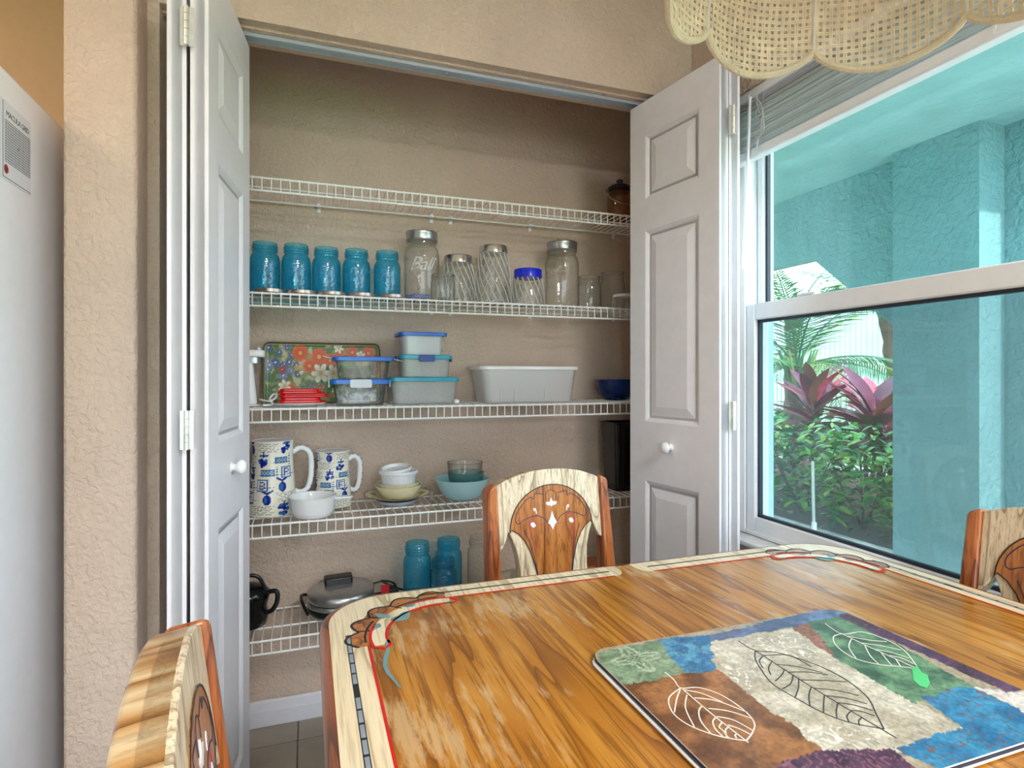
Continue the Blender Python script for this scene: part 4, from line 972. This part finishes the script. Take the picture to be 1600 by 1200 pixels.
m = MB(); m.box((TX0+.09, TY0+.09, TZ-.115), (TX0+.115, TY1-.09, TZ-.034)); m.box((TX1-.115, TY0+.09, TZ-.115), (TX1-.09, TY1-.09, TZ-.034)); m.box((TX0+.09, TY1-.115, TZ-.115), (TX1-.09, TY1-.09, TZ-.034)); m.box((TX0+.09, TY0+.09, TZ-.115), (TX1-.09, TY0+.115, TZ-.034))
m.build('apron', 'edge_oak', tb, world=True)
for xx in (TX0+.115, TX1-.115):
    for yy in (TY0+.115, TY1-.115): MB().lathe([(.022, 0), (.026, .02), (.024, .05), (.034, .2), (.038, .45), (.030, .56), (.042, .60), (.042, TZ-.036)], 20, (xx, yy, 0)).build('leg', 'post_oak', tb, smooth=40, world=True)

# ================================================================ PLACEMATS
MX0, MX1, MY0, MY1 = .348, .776, .372, .686
Z_ = lambda x, y: onZ(900+x/2.2857, 840+y/2.2857, TZ+.006)          # point of the printed mat from a close view's pixel
uvp = lambda x, y: ((Z_(x, y).x-MX0)/(MX1-MX0), (Z_(x, y).y-MY0)/(MY1-MY0))
NX, NY = 236, 174; U, V = np.meshgrid(np.linspace(0, 1, NX), np.linspace(0, 1, NY)); ax, ay = U*.428, V*.314
wx = ax+.010*(fbm(ax*40, ay*40, 3, 1)-.5)+.006*(fbm(ax*200, ay*200, 2, 2)-.5); wy_ = ay+.010*(fbm(ax*40+9, ay*40, 3, 4)-.5)+.006*(fbm(ax*200+5, ay*200, 2, 6)-.5)
C = np.zeros((NY, NX, 3)); C[:] = lin('a89a82')
def inside(pts, X, Y_):
    P = [(a*.428, b*.314) for a, b in pts]; k = np.zeros(X.shape, bool); n = len(P)
    for i in range(n):
        (x0, y0), (x1, y1) = P[i], P[(i+1) % n]
        if y0 == y1: continue
        c_ = ((y0 > Y_) != (y1 > Y_)) & (X < (x1-x0)*(Y_-y0)/(y1-y0)+x0); k ^= c_
    return k
def patch(ptsz, c1, c2, sc, seed, thr=.5, uv=None):
    k = inside(uv or [uvp(*p) for p in ptsz], wx, wy_); f = np.clip((fbm(ax*sc, ay*sc, 4, seed)-thr)*4+.5, 0, 1)[..., None]
    C[:] = np.where(k[..., None], np.array(lin(c1))*(1-f)+np.array(lin(c2))*f, C)
def swirls(ptsz, col, f, seed, w=.10, amt=.8):
    k = inside([uvp(*p) for p in ptsz], wx, wy_); g = fbm(ax*f, ay*f, 2, seed); g2 = np.abs(np.modf(g*5)[0]-.5) < w
    C[:] = np.where((k & g2)[..., None], C*(1-amt)+np.array(lin(col))*amt, C)
BE = [(400, 375), (775, 335), (1380, 690), (1120, 790), (870, 775), (500, 480)]
patch(BE, 'b3a893', 'cfc6b4', 30, 11)
swirls([(540, 380), (760, 350), (960, 470), (700, 420)], 'f2eee4', 42, 3, .08); swirls([(790, 690), (900, 670), (1130, 740), (960, 790), (850, 760)], 'f2eee4', 42, 8, .08); swirls([(510, 440), (580, 440), (640, 560), (560, 520)], 'f2eee4', 42, 5, .07)
BR = [(150, 545), (400, 488), (510, 480), (880, 770), (560, 880), (380, 880)]
patch(BR, '6b4326', 'a06b3e', 34, 21)
GL = [(60, 420), (300, 375), (385, 490), (170, 545)]; patch(GL, '6c8468', '8ba283', 26, 5)
k = inside([uvp(*p) for p in GL], wx, wy_); c_ = uvp(215, 440); dx, dy = ax-c_[0]*.428, ay-c_[1]*.314; rr = np.hypot(dx, dy)/.036; an = np.arctan2(dy, dx)
dm = (np.abs(rr-(.62+.30*np.cos(4*an))) < .11) | (np.abs(rr-.32*(1+.6*np.cos(8*an))) < .08) | ((np.abs(np.sin(2*an)) < .12) & (rr < .9)); C[:] = np.where((k & dm)[..., None], np.array(lin('a9b89c')), C)
BL_ = [(290, 372), (475, 355), (500, 485), (385, 492)]; patch(BL_, '2f719f', '5a9cbc', 60, 9); swirls(BL_, '35506a', 60, 2, .07, .6)
patch([(470, 358), (900, 255), (1000, 260), (960, 292), (770, 330), (480, 378)], '4c5878', '6a7fa8', 50, 31)
patch([(770, 332), (840, 312), (990, 430), (935, 442)], '8c5f45', '9e6c5c', 50, 33); swirls([(770, 332), (840, 312), (990, 430), (935, 442)], '6c3542', 70, 4, .12)
patch([(830, 308), (960, 288), (1420, 540), (1200, 600), (935, 442)], '43604e', '6f9370', 34, 41)
PU = [(940, 292), (1000, 255), (1640, 545), (1550, 565)]; patch(PU, '3f2740', '54395c', 40, 43); swirls(PU, '8d5560', 60, 6, .10, .7)
patch([(1400, 538), (1550, 564), (1660, 560), (1660, 660), (1600, 645)], 'c3b8ae', 'd8cec6', 40, 45)
BR2 = [(1225, 580), (1400, 538), (1660, 660), (1660, 760), (1330, 860), (1130, 765), (1380, 690)]; patch(BR2, '2a6c9a', '3f88b0', 30, 51); swirls(BR2, '7a5446', 32, 7, .055, .75)
PU2 = [(560, 880), (880, 768), (1120, 768), (1240, 860), (1100, 900)]; patch(PU2, '3e2340', '5a3752', 40, 53); swirls(PU2, '9a6270', 60, 12, .10, .7)
edge = np.minimum(np.minimum(ax, .428-ax), np.minimum(ay, .314-ay)); C *= (.92-.75*(fbm(ax*330, ay*330, 2, 77)-.5)-.5*(fbm(ax*70, ay*110, 3, 79)-.5))[..., None]; C = np.clip(C, 0, 1)
def mat_mesh(printed):
    m = MB()
    if not printed: m.prism(rrect(0, 0, .428, .314, .026), 0, .0022); return m
    vs = []
    for j in range(NY):
        for i in range(NX):
            x, y = ax[j, i], ay[j, i]; r_ = .026; cx_ = min(max(x, r_), .428-r_); cy_ = min(max(y, r_), .314-r_); dx_, dy_ = x-cx_, y-cy_
            if dx_ and dy_: s_ = max(abs(dx_), abs(dy_))/math.hypot(dx_, dy_); x, y = cx_+dx_*s_, cy_+dy_*s_
            vs.append((x, y, .0023))
    m.add(vs, [(j*NX+i, j*NX+i+1, (j+1)*NX+i+1, (j+1)*NX+i) for j in range(NY-1) for i in range(NX-1)]); return m
plain('mat_edge', 'e4e6ea', .35); plain('mat_cork', '2b2c3c', .6)
for k in range(3):
    dx_, dy_, rz_ = ((-.004, -.003, .006), (-.002, .0, -.003), (0, 0, 0))[k]
    t = thing('placemat', ('bottom placemat of the stack on the table', 'middle placemat of the stack on the table', 'top placemat printed with patchwork and leaf drawings')[k], 'placemat', (MX0+dx_, MY0+dy_, TZ+.0014+.0027*k), rz_, 'stack of placemats')
    mat_mesh(False).build('board', 'mat_edge' if k != 1 else 'mat_cork', t, bevel=.0006)
    if k == 2:
        o = mat_mesh(True).build('print', 'mat_print', t, smooth=0); setprint(o, C.reshape(-1, 3)); top = t
def mp(pts, off=(0, 0), s=1.0): return [((uvp(*p)[0])*.428, (uvp(*p)[1])*.314) for p in pts]
z43 = lambda x, y: ((930+x/4.324-900)*2.2857, (940+y/4.324-840)*2.2857)
def draw(name, mat, lines, w):
    m = MB()
    for L in lines:
        P = [tuple(p)[:2] for p in spline([(*q, 0) for q in mp(L)], 5)] if len(L) > 2 else mp(L)
        m.ribbon(P, w, .0024, thick=.0003)
    m.build(name, mat, top, smooth=0)
L1 = [[(470, 495), (530, 545), (578, 602), (700, 600), (850, 650), (1000, 750), (1075, 840), (1060, 910), (1020, 962)], [(578, 602), (505, 660), (500, 720), (540, 790), (640, 860), (780, 915), (900, 945), (1020, 962)], [(590, 610), (800, 790), (1035, 975)],
      [(620, 650), (610, 740), (670, 870)], [(725, 722), (700, 760), (715, 830), (780, 912)], [(820, 800), (795, 830), (810, 880), (860, 932)], [(855, 840), (838, 870), (870, 900), (890, 940)], [(905, 865), (880, 890), (890, 930), (920, 950)], [(960, 915), (945, 925), (955, 945)],
      [(600, 615), (720, 640), (860, 700)], [(670, 670), (820, 690), (1030, 770)], [(765, 742), (900, 760), (1050, 808)], [(820, 798), (930, 820), (1060, 890)], [(895, 855), (970, 880), (1045, 918)], [(575, 610), (550, 680), (535, 770)]]
draw('pale_leaf_drawing', 'leaf_white', [[z43(*p) for p in L] for L in L1], .0014)
L2 = [[(580, 378), (640, 412), (720, 420), (850, 460), (960, 515), (1040, 580), (1072, 640), (1100, 695)], [(640, 412), (640, 440), (655, 470), (700, 530), (780, 580), (880, 635), (980, 672), (1100, 695)], [(640, 412), (860, 555), (1145, 728)],
      [(668, 432), (655, 450), (668, 475)], [(700, 452), (688, 475), (696, 500)], [(745, 480), (735, 500), (712, 522)], [(775, 500), (768, 530), (738, 550)], [(795, 512), (795, 545), (783, 580)], [(840, 545), (832, 575), (836, 612)], [(888, 572), (885, 600), (884, 635)], [(935, 602), (930, 630), (932, 655)], [(980, 632), (968, 648), (975, 670)], [(1020, 655), (1010, 665), (1012, 682)],
      [(668, 430), (760, 430), (840, 470)], [(715, 462), (790, 470), (880, 492)], [(760, 490), (830, 490), (900, 500)], [(800, 518), (880, 520), (965, 525)], [(850, 548), (930, 556), (1010, 575)], [(893, 575), (970, 585), (1040, 605)], [(935, 600), (990, 608), (1060, 628)], [(980, 628), (1020, 632), (1068, 648)]]
draw('dark_leaf_drawing', 'leaf_dark', L2, .0014)
L3 = [[(890, 315), (950, 352), (1020, 345), (1100, 370), (1170, 410), (1215, 465)], [(950, 352), (920, 362), (930, 395), (990, 438), (1080, 462), (1160, 470), (1215, 478)], [(950, 352), (1060, 405), (1220, 478)], [(985, 368), (975, 400), (1000, 440)], [(1030, 390), (1050, 430), (1080, 460)], [(1090, 420), (1110, 445), (1130, 468)], [(1140, 440), (1160, 470)],
      [(970, 360), (1050, 375), (1110, 380)], [(1020, 385), (1090, 395), (1160, 410)], [(1070, 408), (1130, 420), (1190, 440)], [(1120, 430), (1165, 440), (1205, 460)]]
draw('small_leaf_drawing', 'leaf_white', L3, .0013)
m = MB(); m.prism(mp([(1200, 478), (1218, 465), (1235, 492), (1255, 500), (1264, 530), (1252, 548), (1228, 540), (1206, 520)])[::-1], .0024, .0028); m.build('green_leaf_tip', 'leaf_green', top, smooth=0)

# ================================================================ CHAIRS
K = .00152                       # metres per pixel of the far chair in the photo
ZT = .922                        # top of the arched rail
def chair(label, X, Y, rz, rake=.16):
    t = thing('dining_chair', label, 'chair', (X, Y, 0), rz, 'oak dining chairs around the table')
    # frame: local x across, y backwards, z up; the back leans with the rake
    RK = Matrix.Translation((0, .0, .45)) @ Matrix.Rotation(-rake, 4, 'X') @ Matrix.Translation((0, 0, -.45))
    V = lambda v: ZT-v*K*1.0+.006
    fl = Matrix(((1,0,0,0), (0,0,1,0), (0,1,0,0), (0,0,0,1)))       # outline (x,z) with thickness along y
    FM = RK @ fl
    for s in (-1, 1):
        m = MB(); a, b = s*91*K, s*107*K
        m.prism([(a, .30), (b+s*.012, .30), (b+s*.012, .50), (b, V(26)), (s*104*K, V(21)), (a, V(15))][::s], -.018, .022, FM)
        m.build('post', 'post_oak', t, bevel=.006)
        m = MB(); q = RK @ Vector((s*99*K, 0, .33)); m.tube([q, (s*(99*K+.012), .085, 0)], [.020, .014], 8); m.build('leg', 'post_oak', t)
        m = MB(); m.tube([(s*.185, -.40, .43), (s*.185, -.40, 0)], [.021, .016], 12); m.build('leg', 'post_oak', t)
    hr = [(0, 0), (30, 1.5), (55, 6), (75, 12), (91, 19)]
    right = [(91, 112), (90, 114), (85, 110), (79, 99), (75, 88), (71, 96), (66, 108), (61.5, 125), (59, 150), (60, 172), (64, 210), (68, 262)]
    O = [(-u*K, V(v)) for u, v in hr[::-1]]+[(u*K, V(v)) for u, v in hr[1:]]+[(u*K, V(v)) for u, v in right]+[(-u*K, V(v)) for u, v in right[::-1]]
    m = MB(); m.prism(O, -.011, .013, FM); m.build('back_panel', 'cream_oak_up', t, bevel=.005, smooth=50)
    # thicker oak crest along the arch
    m = MB(); cr = [(-u*K, V(v)) for u, v in hr[::-1]]+[(u*K, V(v)) for u, v in hr[1:]]; cr2 = [(x, z-.010) for x, z in cr]
    m.prism(cr+cr2[::-1], -.0105, .027, FM); m.build('crest', 'crest_oak', t, bevel=.006, bseg=3, smooth=50)
    arch = [(73*math.cos(a), 90-66*math.sin(a)) for a in [PI*k/20 for k in range(21)]]
    low = [(-70, 86), (-60, 92), (-50, 103), (-41, 120), (-34, 142), (-29, 168), (-27, 200), (-26, 262)]
    IN = arch+low+[(-u, v) for u, v in low[::-1]]
    m = MB(); m.prism([(u*K, V(v)) for u, v in IN], -.0122, -.008, FM); m.build('splat_inlay', 'splat_oak', t, smooth=0)
    R2 = lambda pts, w, mat, name, th=.0006: (lambda m: m.build(name, mat, t, smooth=0))(MB().ribbon([(u*K, V(v)) for u, v in pts], w, -.0122-th, FM, th))
    sp = lambda pts: [tuple(p)[:2] for p in spline([(*q, 0) for q in pts], 6)]
    R2(IN+IN[:1], .0022, 'paint_black', 'inlay_outline')
    for s in (-1, 1):
        M_ = lambda P: [(u*s, v) for u, v in P]
        for P in ([(12, 38), (28, 36), (30, 43), (38, 41), (52, 52), (62, 66), (62, 76), (57, 78)], [(57, 78), (45, 72), (28, 69), (15, 74), (8, 82)], [(50, 88), (44, 100), (38, 118), (33, 140), (29, 160)]): R2(sp(M_(P)), .0017, 'paint_navy', 'line_ornament')
        R2(sp(M_([(5, 84), (18, 84), (33, 78)])), .0012, 'paint_pink', 'line_ornament'); R2(sp(M_([(28, 70), (40, 76), (38, 92), (34, 110), (32, 125)])), .0024, 'paint_pink', 'line_ornament')
        m = MB(); m.prism([((s*34+4*math.cos(a)*(1+.3*math.sin(2*a)))*K, V(82+4*math.sin(a))) for a in [2*PI*k/10 for k in range(10)]], -.0134, -.012, FM); m.build('painted_bud', 'paint_white', t, smooth=0)
        R2(sp(M_([(27, 66), (28, 60), (31, 58), (30, 62)])), .0026, 'paint_white', 'painted_bud')
    R2(sp([(-9, 48), (-9, 38), (-5, 34), (0, 32), (5, 34), (9, 38), (9, 48)]), .0015, 'paint_navy', 'line_ornament')
    for P in ([(0, 44), (2.5, 50), (10, 51), (8, 55), (2, 56), (0, 58), (-2, 56), (-8, 55), (-10, 51), (-2.5, 50)], [(0, 64), (3, 74), (8, 82), (4, 85), (0, 93), (-4, 85), (-8, 82), (-3, 74)]):
        m = MB(); m.prism([(u*K, V(v)) for u, v in P], -.0134, -.012, FM); m.build('painted_flower', 'paint_white', t, smooth=0)
    m = MB(); m.prism(rrect(-.21, -.43, .21, -.005, .05), .43, .465); m.build('seat', 'post_oak', t, bevel=.008)
    m = MB(); m.box((-.165, -.028, .455), (.165, .0, .50)); m.build('lower_rail', 'post_oak', t, bevel=.004)
    m = MB(); m.box((-.18, -.405, .385), (.18, -.39, .43)); m.box((-.19, -.39, .385), (-.178, -.02, .43)); m.box((.178, -.39, .385), (.19, -.02, .43)); m.build('seat_rail', 'post_oak', t)
    return t
wood('crest_oak', lin('7a4a1e'), lin('b98a50'), lin('dcc6a0'), 'Y', 1.1, .3, streak=.3)
a1 = math.atan2(.045, .36)
chair('oak chair with painted splat between the table and the pantry', .545, 1.222, a1, .12)
chair('oak chair against the window side of the table', 1.125, .578, -PI/2, .12)
chair('oak chair at the side of the table nearest the refrigerator', -.044, .515, PI/2+.10, .12)
# ================================================================ PENDANT SHADE
LC = Vector((.6018, .4499, 1.6262)); LR = .2359; TXt, TYt = 0, 0; TH0 = 1.8984; NL = 8; DA = 2*PI/NL
lp = thing('pendant_lamp', 'scalloped woven cane pendant shade hanging over the table', 'lamp', tuple(LC))
def shade(th, s):
    """s=0 at the cusp level of the rim, s=1 at the crown"""
    r = LR*(math.cos(min(max(s, -.3), 1)*1.30)) if s > 0 else LR*(1+.06*(-s))
    k = ((th-TH0) % DA)/DA; r *= 1+.030*math.sin(PI*k)
    z = .30*math.sin(max(s, 0)*1.30) if s > 0 else .30*1.3*s
    x, y = r*math.cos(th), r*math.sin(th)
    return Vector((x, y, z+TXt*x+TYt*y))
def drop(k): return -.088*math.sin(PI*k)**.62        # depth of a scallop
for i in range(NL):
    t0 = TH0+DA*i; m = MB(); NU, NS = 19, 44
    hw = .33/NU
    def strip_u(k, wv):
        s0 = drop(k)*.98; pts = [s0+(1-s0)*q/18 for q in range(19)]; vs = []; fs = []
        for q, s in enumerate(pts):
            wob = .0009*math.sin(s*140+k*60)
            for e in (-wv, wv): p = shade(t0+DA*min(.995, max(.005, k+e)), s); n_ = Vector((p.x, p.y, .05)).normalized(); vs += [p+n_*(.0006+wob), p+n_*(-.0006+wob)]
        for q in range(18): a = q*4; b = a+4; fs += [(a, a+2, b+2, b), (a+1, b+1, b+3, a+3), (a, b, b+1, a+1), (a+2, a+3, b+3, b+2)]
        m.add(vs, fs)
    for u_ in range(NU):
        k = (u_+.5)/NU; strip_u(k-.0078, .0062); strip_u(k+.0078, .0062)
    for v_ in range(48):
        s = -.105+v_*.0243
        if s > .96: break
        # the part of this row that lies above the scallop
        ks = [q/26 for q in range(27) if drop(q/26) <= s]
        if len(ks) < 2: continue
        runs = []; cur = [ks[0]]
        for a_, b_ in zip(ks, ks[1:]):
            if b_-a_ > 1.5/26: runs.append(cur); cur = []
            cur.append(b_)
        runs.append(cur)
        for R_ in runs:
            if len(R_) < 2: continue
            for ds in (-.0036, .0036):
                vs = []; fs = []
                for q, k in enumerate(R_):
                    wob = .0009*math.cos(k*140+v_*2)
                    for e in (-.0029, .0029): p = shade(t0+DA*k, s+ds+e); n_ = Vector((p.x, p.y, .05)).normalized(); vs += [p+n_*(.0006+wob), p+n_*(-.0006+wob)]
                for q in range(len(R_)-1): a = q*4; b = a+4; fs += [(a, a+2, b+2, b), (a+1, b+1, b+3, a+3), (a, b, b+1, a+1), (a+2, a+3, b+3, b+2)]
                m.add(vs, fs)
    m.build('cane_panel', 'cane', lp, smooth=40, kind='stuff')
    MB().tube([shade(t0+DA*q/24, drop(q/24)) for q in range(25)], .0052, 8).build('scallop_trim', 'cane_trim', lp)
    MB().tube([shade(t0, q/14)*1.0 for q in range(15)], .0026, 8).build('rib', 'rib_white', lp)
cr = Vector((0, 0, .30*math.sin(1.30)))
m = MB(); m.lathe([(LR*.27, -.004), (LR*.29, 0), (LR*.27, .006), (.02, .012), (0, .012)], 30, cr); m.build('crown_cap', 'rib_white', lp, smooth=50)
MB().tube([cr, Vector((0, 0, CEIL-LC.z-.02))], .004, 8).build('cord', 'rib_white', lp); MB().lathe([(.06, -.022), (.06, -.004), (.05, 0), (0, 0)], 30, (0, 0, CEIL-LC.z)).build('canopy', 'rib_white', lp)
m = MB(); m.lathe([(.018, .17), (.02, .14), (.02, .12)], 20); m.tube([(0, 0, .16), cr], .008, 8); m.build('socket', 'rib_white', lp)
plain('bulb_frost', 'f4f0e8', .2)
MB().lathe([(.012, .12), (.016, .11), (.028, .085), (.030, .07), (.024, .052), (.012, .043), (0, .041)], 24).build('bulb', 'bulb_frost', lp, smooth=60)

# ================================================================ GARDEN
def leafmesh(L, Wd, curl=.25, fold=.18, n=6):
    m = MB(); vs = []
    for i in range(n+1):
        f = i/n; w = Wd*math.sin(PI*min(1, f*.92+.06))**.8*.5*(1 if i < n else .05); z = -curl*L*f*f; x = L*f
        vs += [(x, -w, z+fold*w), (x, 0, z), (x, w, z+fold*w)]
    m.add(vs, [f for i in range(n) for f in ((i*3, i*3+3, i*3+4, i*3+1), (i*3+1, i*3+4, i*3+5, i*3+2))]); return m
rd = random.Random(3)
def shrub(X, Y, w, d, h, label, n_stuff=520, n_leaf=58):
    t = thing('hedge_shrub', label, 'shrub', (X, Y, -.05), 0, 'hedge outside the window')
    m = MB()
    for k in range(7):
        a = rd.uniform(0, 6.28); m.tube([(0, 0, 0), (math.cos(a)*w*.2, math.sin(a)*d*.2, h*.4), (math.cos(a)*w*.35, math.sin(a)*d*.35, h*.8)], [.012, .008, .004], 6)
    m.build('stems', 'bark', t)
    def pose():
        while True:
            x, y, z = rd.uniform(-1, 1), rd.uniform(-1, 1), rd.uniform(.12, 1)
            e = math.hypot(x, y)**3*.6+max(0, z-.6)*.7
            if e < .85 and (math.hypot(x, y) > .55 or z > .72): break
        return Vector((x*w/2, y*d/2, z*h+.05*math.sin(x*9+y*7)))
    base = leafmesh(.10, .042)
    def xf(): return Matrix.Translation(pose()) @ Euler((rd.uniform(-.6, .6), rd.uniform(-.9, .5), rd.uniform(0, 6.28))).to_matrix().to_4x4() @ Matrix.Scale(rd.uniform(.6, 1.15), 4)
    m = MB()
    for k in range(n_stuff):
        M = xf(); m.add([M @ Vector(v) for v in base.v], base.f, rd.choice((0, 0, 1, 1, 2, 3)))
    m.build('foliage', ['hedge_0', 'hedge_1', 'hedge_2', 'hedge_3'], t, smooth=60, kind='stuff')
    for k in range(n_leaf):
        o = bpy.data.objects.new('leaf', HL[rd.choice((0, 1, 1, 2, 2))]); COL.objects.link(o); o.parent = t
        M = xf(); p = M.translation; M.translation = Vector((-abs(p.x)*1.04, p.y*1.03, p.z*1.03)) if rd.random() < .8 else p; o.matrix_basis = M
HL = []
for i in range(4):
    o = leafmesh(.105, .045).build('leaf', 'hedge_%d' % i, smooth=60); HL.append(o.data); bpy.data.objects.remove(o)
hx = 4.05
for k, (y, lab) in enumerate(((2.75, 'glossy green hedge shrub next to the stucco column'), (3.35, 'green hedge shrub behind the clear plastic stake'), (3.95, 'green hedge shrub under the red ti plants'), (4.55, 'green hedge shrub at the far end, by the window frame'), (2.15, 'green hedge shrub hidden behind the stucco column'))):
    shrub(hx+.05+rd.uniform(-.03, .03), y, .78, .74, .74+.05*(k % 2), lab)
TL = []
for i in range(5):
    o = leafmesh(.52, .15, .35, .22, 8).build('leaf', 'ti_%d' % i, smooth=60); TL.append(o.data); bpy.data.objects.remove(o)
def ti_plant(X, Y, h, label, n=60, sc=1.0):
    t = thing('ti_plant', label, 'plant', (X, Y, -.05), 0, 'red ti plants behind the hedge')
    stems = [(rd.uniform(-.14, .14), rd.uniform(-.16, .16), h*rd.uniform(.62, 1)) for _ in range(3)]
    for sx, sy, hh in stems:
        MB().tube([(sx*.3, sy*.3, 0), (sx*.7, sy*.7, hh*.5), (sx, sy, hh)], [.022, .018, .014], 8).build('stem', 'bark', t)
    for k in range(n):
        sx, sy, hh = stems[k % 3]; f = rd.uniform(0, 1); a = k*2.4+rd.uniform(-.3, .3); el = -1.25+1.15*(1-f)
        o = bpy.data.objects.new('leaf', TL[rd.choice((0, 1, 1, 2, 2, 3, 4) if f > .5 else (2, 2, 0, 4))]); COL.objects.link(o); o.parent = t
        o.location = (sx*(.8+.2*f), sy*(.8+.2*f), hh*(.62+.38*f)); o.rotation_euler = (rd.uniform(-.3, .3), el, a); o.scale = [sc*rd.uniform(.7, 1.1)]*3
ti_plant(4.75, 4.5, 1.0, 'red ti plant with pink tipped leaves near the palm trunk')
ti_plant(4.72, 3.62, .98, 'dark crimson ti plant beside the stucco column', 66)
ti_plant(5.3, 4.3, 1.05, 'purple red ti plant between the two larger ones', 54, .9)
ti_plant(4.9, 3.15, 1.5, 'tallest ti plant, its top leaves poking past the column', 40, .95)
# palms
def frond(L, droop, name, mat, parent, M, nl=34, lw=.020):
    m = MB(); P = []
    for i in range(17): f = i/16; P.append(Vector((L*f*(1-.18*droop*f), 0, L*(.34*f-droop*.85*f*f))))
    m.tube(P, [.014*(1-.8*i/16)+.002 for i in range(17)], 5)
    for i in range(nl):
        f = .12+.87*i/nl; k = f*16; a = int(k); p = P[a].lerp(P[min(16, a+1)], k-a); d = (P[min(16, a+1)]-P[a]).normalized()
        for s in (-1, 1):
            ll = L*.30*math.sin(PI*min(1, f*.85+.12))**.7*rd.uniform(.85, 1.1); dirv = (Vector((0, s, 0))*.8+d*.65+Vector((0, 0, -.30*rd.uniform(.4, 1.3)))).normalized(); q = dirv.cross(Vector((0, 0, 1))).normalized()*lw/2
            e = p+dirv*ll+Vector((0, 0, -.12*ll)); md = p+dirv*ll*.5
            m.add([p-q*.5, p+q*.5, md+q, e, md-q], [(0, 1, 2, 4), (4, 2, 3)])
    o = m.build(name, mat, parent, smooth=0); o.matrix_basis = M; return o
def palm(X, Y, h, label, lean, nf=15, L=1.35):
    t = thing('palm_tree', label, 'palm', (X, Y, -.08), 0, 'palms beyond the hedge')
    P = [Vector((lean[0]*f*f, lean[1]*f*f, h*f)) for f in [i/14 for i in range(15)]]
    MB().tube(P, [.11+.02*math.sin(i*2.1)+.045*max(0, i-9)/5 for i in range(15)], 12).build('trunk', 'bark', t, smooth=30)
    for i in range(9):
        a = i*.7; c = P[-1]; MB().tube([c+Vector((math.cos(a)*.08, math.sin(a)*.08, -.25)), c+Vector((math.cos(a)*.16, math.sin(a)*.16, .0)), c+Vector((math.cos(a)*.24, math.sin(a)*.24, .22))], [.035, .025, .01], 6).build('leaf_base', 'palm_%d' % (i % 3), t)
    for i in range(nf):
        a = i*2.399; el = rd.uniform(-.9, .15); frond(L*rd.uniform(.85, 1.1), rd.uniform(.35, .8), 'frond', 'palm_%d' % rd.choice((0, 0, 1, 2)), t, Matrix.Translation(P[-1]) @ Euler((0, el, a)).to_matrix().to_4x4())
palm(6.2, 6.05, 1.35, 'young palm with rough brown trunk beyond the red plants', (-.12, -.1), 17, 1.5)
palm(8.6, 8.6, 2.3, 'taller palm farther off, rising above the young palm', (.1, 0), 15, 1.7)
palm(9.1, 6.9, 2.3, 'far palm whose fronds fill the gap by the column', (.0, .1), 15, 1.7)
# clear tube with a white foot, before the hedge
SX_ = 3.585; s0 = onX(1272, 822, SX_); s1 = onX(1280, 722, SX_)
t = thing('clear_rod', 'clear plastic stake with white foot standing before the hedge', 'rod', (SX_, s0.y, -.05))
MB().tube([(0, 0, 0), (-.004, .01, s1.z+.05)], .011, 10).build('tube', 'pale_plastic', t); MB().lathe([(.018, 0), (.018, max(.1, s0.z+.05)), (0, max(.1, s0.z+.05)+.001)], 14).build('foot', 'china_white', t)
# white screen fence and low hedge behind
fn = thing('screen_fence', 'white fence of close upright bars behind the palms', 'fence', (11, 9, -.1)); o0 = None
for k in range(110):
    if o0 is None: o = o0 = MB().box((-.02, -.035, 0), (.02, .035, 2.6)).build('picket', 'picket_white', fn)
    else: o = o0.copy(); COL.objects.link(o)
    o.location = (0, -6+.13*k, 0)
MB().box((-.03, -6.1, 2.6), (.03, 8.4, 2.7)).build('top_rail', 'picket_white', fn); MB().box((-.03, -6.1, .3), (.03, 8.4, .38)).build('bottom_rail', 'picket_white', fn); MB().box((.06, -6.1, 0), (.08, 8.4, 2.6)).build('screen', 'insect_screen', fn)
m = MB(); base = leafmesh(.12, .05)
for k in range(2600):
    M = Matrix.Translation((7.3+rd.uniform(-.3, .3), rd.uniform(2, 13), rd.uniform(0, .62))) @ Euler((rd.uniform(-1, 1), rd.uniform(-1, 1), rd.uniform(0, 6.28))).to_matrix().to_4x4(); m.add([M @ Vector(v) for v in base.v], base.f, rd.choice((0, 1, 3)))
o = m.build('clipped_hedge', ['hedge_0', 'hedge_1', 'hedge_3'], smooth=60, kind='stuff'); o['label'] = 'low clipped green hedge beyond the pale kerb'; o['category'] = 'hedge'
